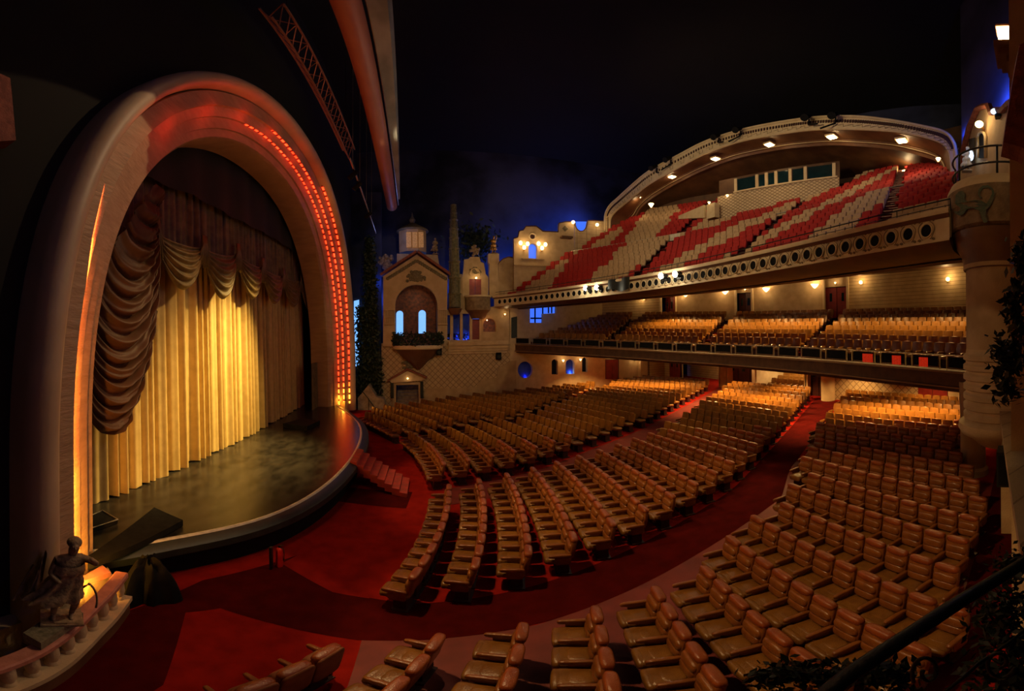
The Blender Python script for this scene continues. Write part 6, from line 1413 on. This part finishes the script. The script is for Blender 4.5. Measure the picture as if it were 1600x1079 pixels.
# backdrop wall added close behind the attic to catch the blue glow
struct('wall_glow_backdrop', G().strip([(18.3, 2.95), (11.6, -0.6)], 9.5, 26, -0.15), 'sky')
light('POINT', on_seg(1550, 150, 0.6), 260, (0.05, 0.12, 1.0), size=0.15); light('POINT', on_seg(1508, 208, 0.8), 110, (0.05, 0.12, 1.0), size=0.15)
c = atd(1511, 268, 12.6); statue(tuple(c), 0.95, -1.4, 'whitestone', 'white stone statue on the tower terrace beside a cold blue lit opening', 'statue', arm=1, wind=0.1)
op = [(1514, 256), (1514, 217), (1523, 215), (1523, 255)]
aslab('lit_opening', op, -0.05, 0.04, 'windeep', label='dark window opening with cold light behind the white statue', cat='window'); c2 = on_seg(1517.5, 243, -0.25); ob('cold_lamp', G().ball(c2, 0.10, 10, (0.8, 0.8, 2.0)), 'bulbwhite', smooth=True, label='cold white lamp glowing behind the white statue', cat='lamp'); light('POINT', c2 + V((-0.5, 0.3, 0.3)), 3, (0.4, 0.6, 1), size=0.1)
# near pilaster and wall
nwall('wall_near_pier', [(5.5, -0.2), (5.5, 13.0), (8.2, 13.0), (8.2, -0.2)], 'plaster', kind='structure')
nwall('wall_near_lower', [(8.3, -0.2), (8.3, 3.6), (9.6, 3.9), (24.2, 3.6), (24.2, -0.2)], 'plaster2', kind='structure', yv=0.05)
nwall('wall_near_upper', [(6.5, 3.6), (6.5, 10.2), (17, 9.6), (24.5, 14), (24.5, 0.5), (16, 0.5), (16, 3.6)], 'plaster2', kind='structure', yv=-0.15)
g = G().slab([(8.3, 0.62), (2.8, 0.06), (2.8, -0.3), (8.3, -0.3)], [], lambda u, v, t: V((u, v, t)), 4.08, 4.22).slab([(8.3, 0.52), (2.9, 0.0), (2.9, -0.3), (8.3, -0.3)], [], lambda u, v, t: V((u, v, t)), 3.75, 4.08); ob('stone_ledge', g, 'block', label='pale stone ledge under the branches on the near wall', cat='ledge')
g = G().slab([(8.3, 0.35), (3.0, -0.05), (3.0, -0.4), (8.3, -0.4)], [], lambda u, v, t: V((u, v, t)), 0.0, 3.75); struct('wall_near_base', g, 'plaster2')
g = G().slab([(7.6, 3.6), (9.7, 3.6), (9.4, 3.0), (7.6, 1.6)], [], lambda u, v, t: V((u, 0.05 + t, v)), 0, 0.5); ob('corbel_bracket', g, 'plaster2', label='plain sloping bracket carrying the ringed tower base', cat='bracket')
c = atd(1573, 728, 6.3); s = thing('wall_speaker', 'grey loudspeaker hanging on the near wall below the ledge', 'speaker', tuple(c)); ob('cabinet', G().box(c, (0.4, 0.3, 0.62)), 'iron', s); ob('grille', G().box(c + V((-0.21, 0, 0)), (0.02, 0.24, 0.52)), 'black', s); ob('bracket', G().box(c + V((0, -0.14, 0.36)), (0.1, 0.3, 0.1)), 'blackgloss', s)
# corner lantern on its cornice
c = atd(1574, 60, 6.0); s = thing('corner_lantern', 'glowing square lantern on the brown cornice high on the near wall', 'lantern', tuple(c - V((0, 0, 0.25))))
ob('glass_box', G().slab([(-0.13, -0.13), (0.13, -0.13), (0.13, 0.13), (-0.13, 0.13)], [], lambda u, v, t: V((c.x + u * (1 + 0.2 * t), c.y + v * (1 + 0.2 * t), c.z + t * 0.2)), -1, 1), 'panelamp', s); ob('cap', G().box(c + V((0, 0, 0.24)), (0.34, 0.34, 0.05)), 'brown', s); ob('foot', G().box(c + V((0, 0, -0.27)), (0.2, 0.2, 0.08)), 'brown', s)
light('POINT', c + V((-0.2, 0.35, -0.3)), 16, (1, 0.68, 0.32), size=0.12)
zc_ = atd(1575, 88, 6.0).z; g = G().box((c.x, c.y - 0.22, zc_ + 0.05), (0.75, 0.8, 0.14)).box((c.x, c.y - 0.25, zc_ - 0.10), (0.62, 0.7, 0.16)).box((c.x, c.y - 0.3, zc_ - 0.26), (0.5, 0.6, 0.16)); ob('lantern_cornice', g, 'brown', label='stepped brown cornice block under the glowing lantern', cat='cornice')
P = [atd(a, b, 3.6) for a, b in ((1593, 70), (1568, 222), (1597, 230), (1604, 235), (1612, 60))]; g = G().add(P + [p + V((0.35, 0.05, 0)) for p in P], [(0, 1, 2, 3, 4), (9, 8, 7, 6, 5)] + [(i, (i + 1) % 5, (i + 1) % 5 + 5, i + 5) for i in range(5)]); ob('roof_eave', g, 'rooftile', label='brown sloping roof eave at the top corner of the near wall', cat='roof')
# branches with dark leaves
def branch(name, label, cat, pts, n, seed, spread=0.09, size=0.07, sr=0.014):
    P = [atd(a, b, D) for a, b, D in pts]; t = thing(name, label, cat, tuple(P[0])); ob('stem', G().tube(smooth_line([tuple(p) for p in P], 4), sr, 6), 'wood', t, True)
    def f(r): i = r.randrange(len(P) - 1); p = P[i].lerp(P[i + 1], r.random()); return p
    ob('foliage', leaves(f, n, spread, size, seed), 'leaf', t)
branch('leafy_branch', 'dark leafy branch hanging in front of the tower shaft', 'branch', [(1612, 372, 2.2), (1592, 405, 2.3), (1606, 440, 2.3), (1580, 470, 2.3), (1592, 515, 2.3)], 420, 11, 0.035, 0.03)
branch('leafy_branch', 'dark leafy branch spreading over the ringed tower base', 'branch', [(1612, 530, 2.2), (1580, 540, 2.3), (1560, 558, 2.3), (1590, 560, 2.3), (1570, 600, 2.3), (1582, 618, 2.3)], 520, 12, 0.04, 0.03)
branch('leafy_plant', 'pale tipped leafy plant against the dark wall above the iron handrail', 'plant', [(1600, 870, 2.2), (1570, 880, 2.2), (1590, 905, 2.1)], 240, 13, 0.05, 0.025)
branch('leafy_plant', 'dark climbing plant beside the iron handrail at the picture corner', 'plant', [(1600, 930, 1.7), (1560, 960, 1.6), (1575, 1010, 1.5), (1590, 1060, 1.4), (1540, 1060, 1.4)], 1100, 14, 0.07, 0.027)
branch('trailing_plant', 'dark trailing plant at the foot of the seats beside the iron handrail', 'plant', [(1185, 1062, 1.25), (1240, 1048, 1.2), (1300, 1060, 1.15), (1370, 1048, 1.1), (1420, 1062, 1.1)], 1000, 15, 0.03, 0.022)
# iron handrail of the camera-side balcony
P = [atd(1270, 1100, 0.84), atd(1330, 1052, 0.93), atd(1400, 1005, 1.03), atd(1480, 952, 1.18), atd(1545, 912, 1.36), atd(1610, 872, 1.6)]
hr = thing('iron_handrail', 'thick dark iron handrail with scrolls crossing the near corner', 'railing', tuple(P[2])); ob('rail', G().tube(smooth_line([tuple(p) for p in P], 5), 0.027, 12), 'iron', hr, True)
def scroll(cx, cy, D, r, turns, a0, sy=1.0):
    return [atd(cx + r * (1 - 0.75 * i / 30) * math.cos(a0 + turns * 2 * PI * i / 30), cy + sy * r * (1 - 0.75 * i / 30) * math.sin(a0 + turns * 2 * PI * i / 30), D) for i in range(31)]
ob('scroll', G().tube(scroll(1448, 1050, 0.98, 24, 1.15, 2.6, 1.2), 0.007, 6), 'iron', hr, True); ob('scroll', G().tube(scroll(1562, 1035, 1.15, 26, 1.2, 0.3), 0.008, 6), 'iron', hr, True)
ob('lower_bar', G().tube([atd(1470, 1085, 1.0), atd(1530, 1035, 1.12), atd(1600, 985, 1.3)], 0.007, 6), 'iron', hr, True)
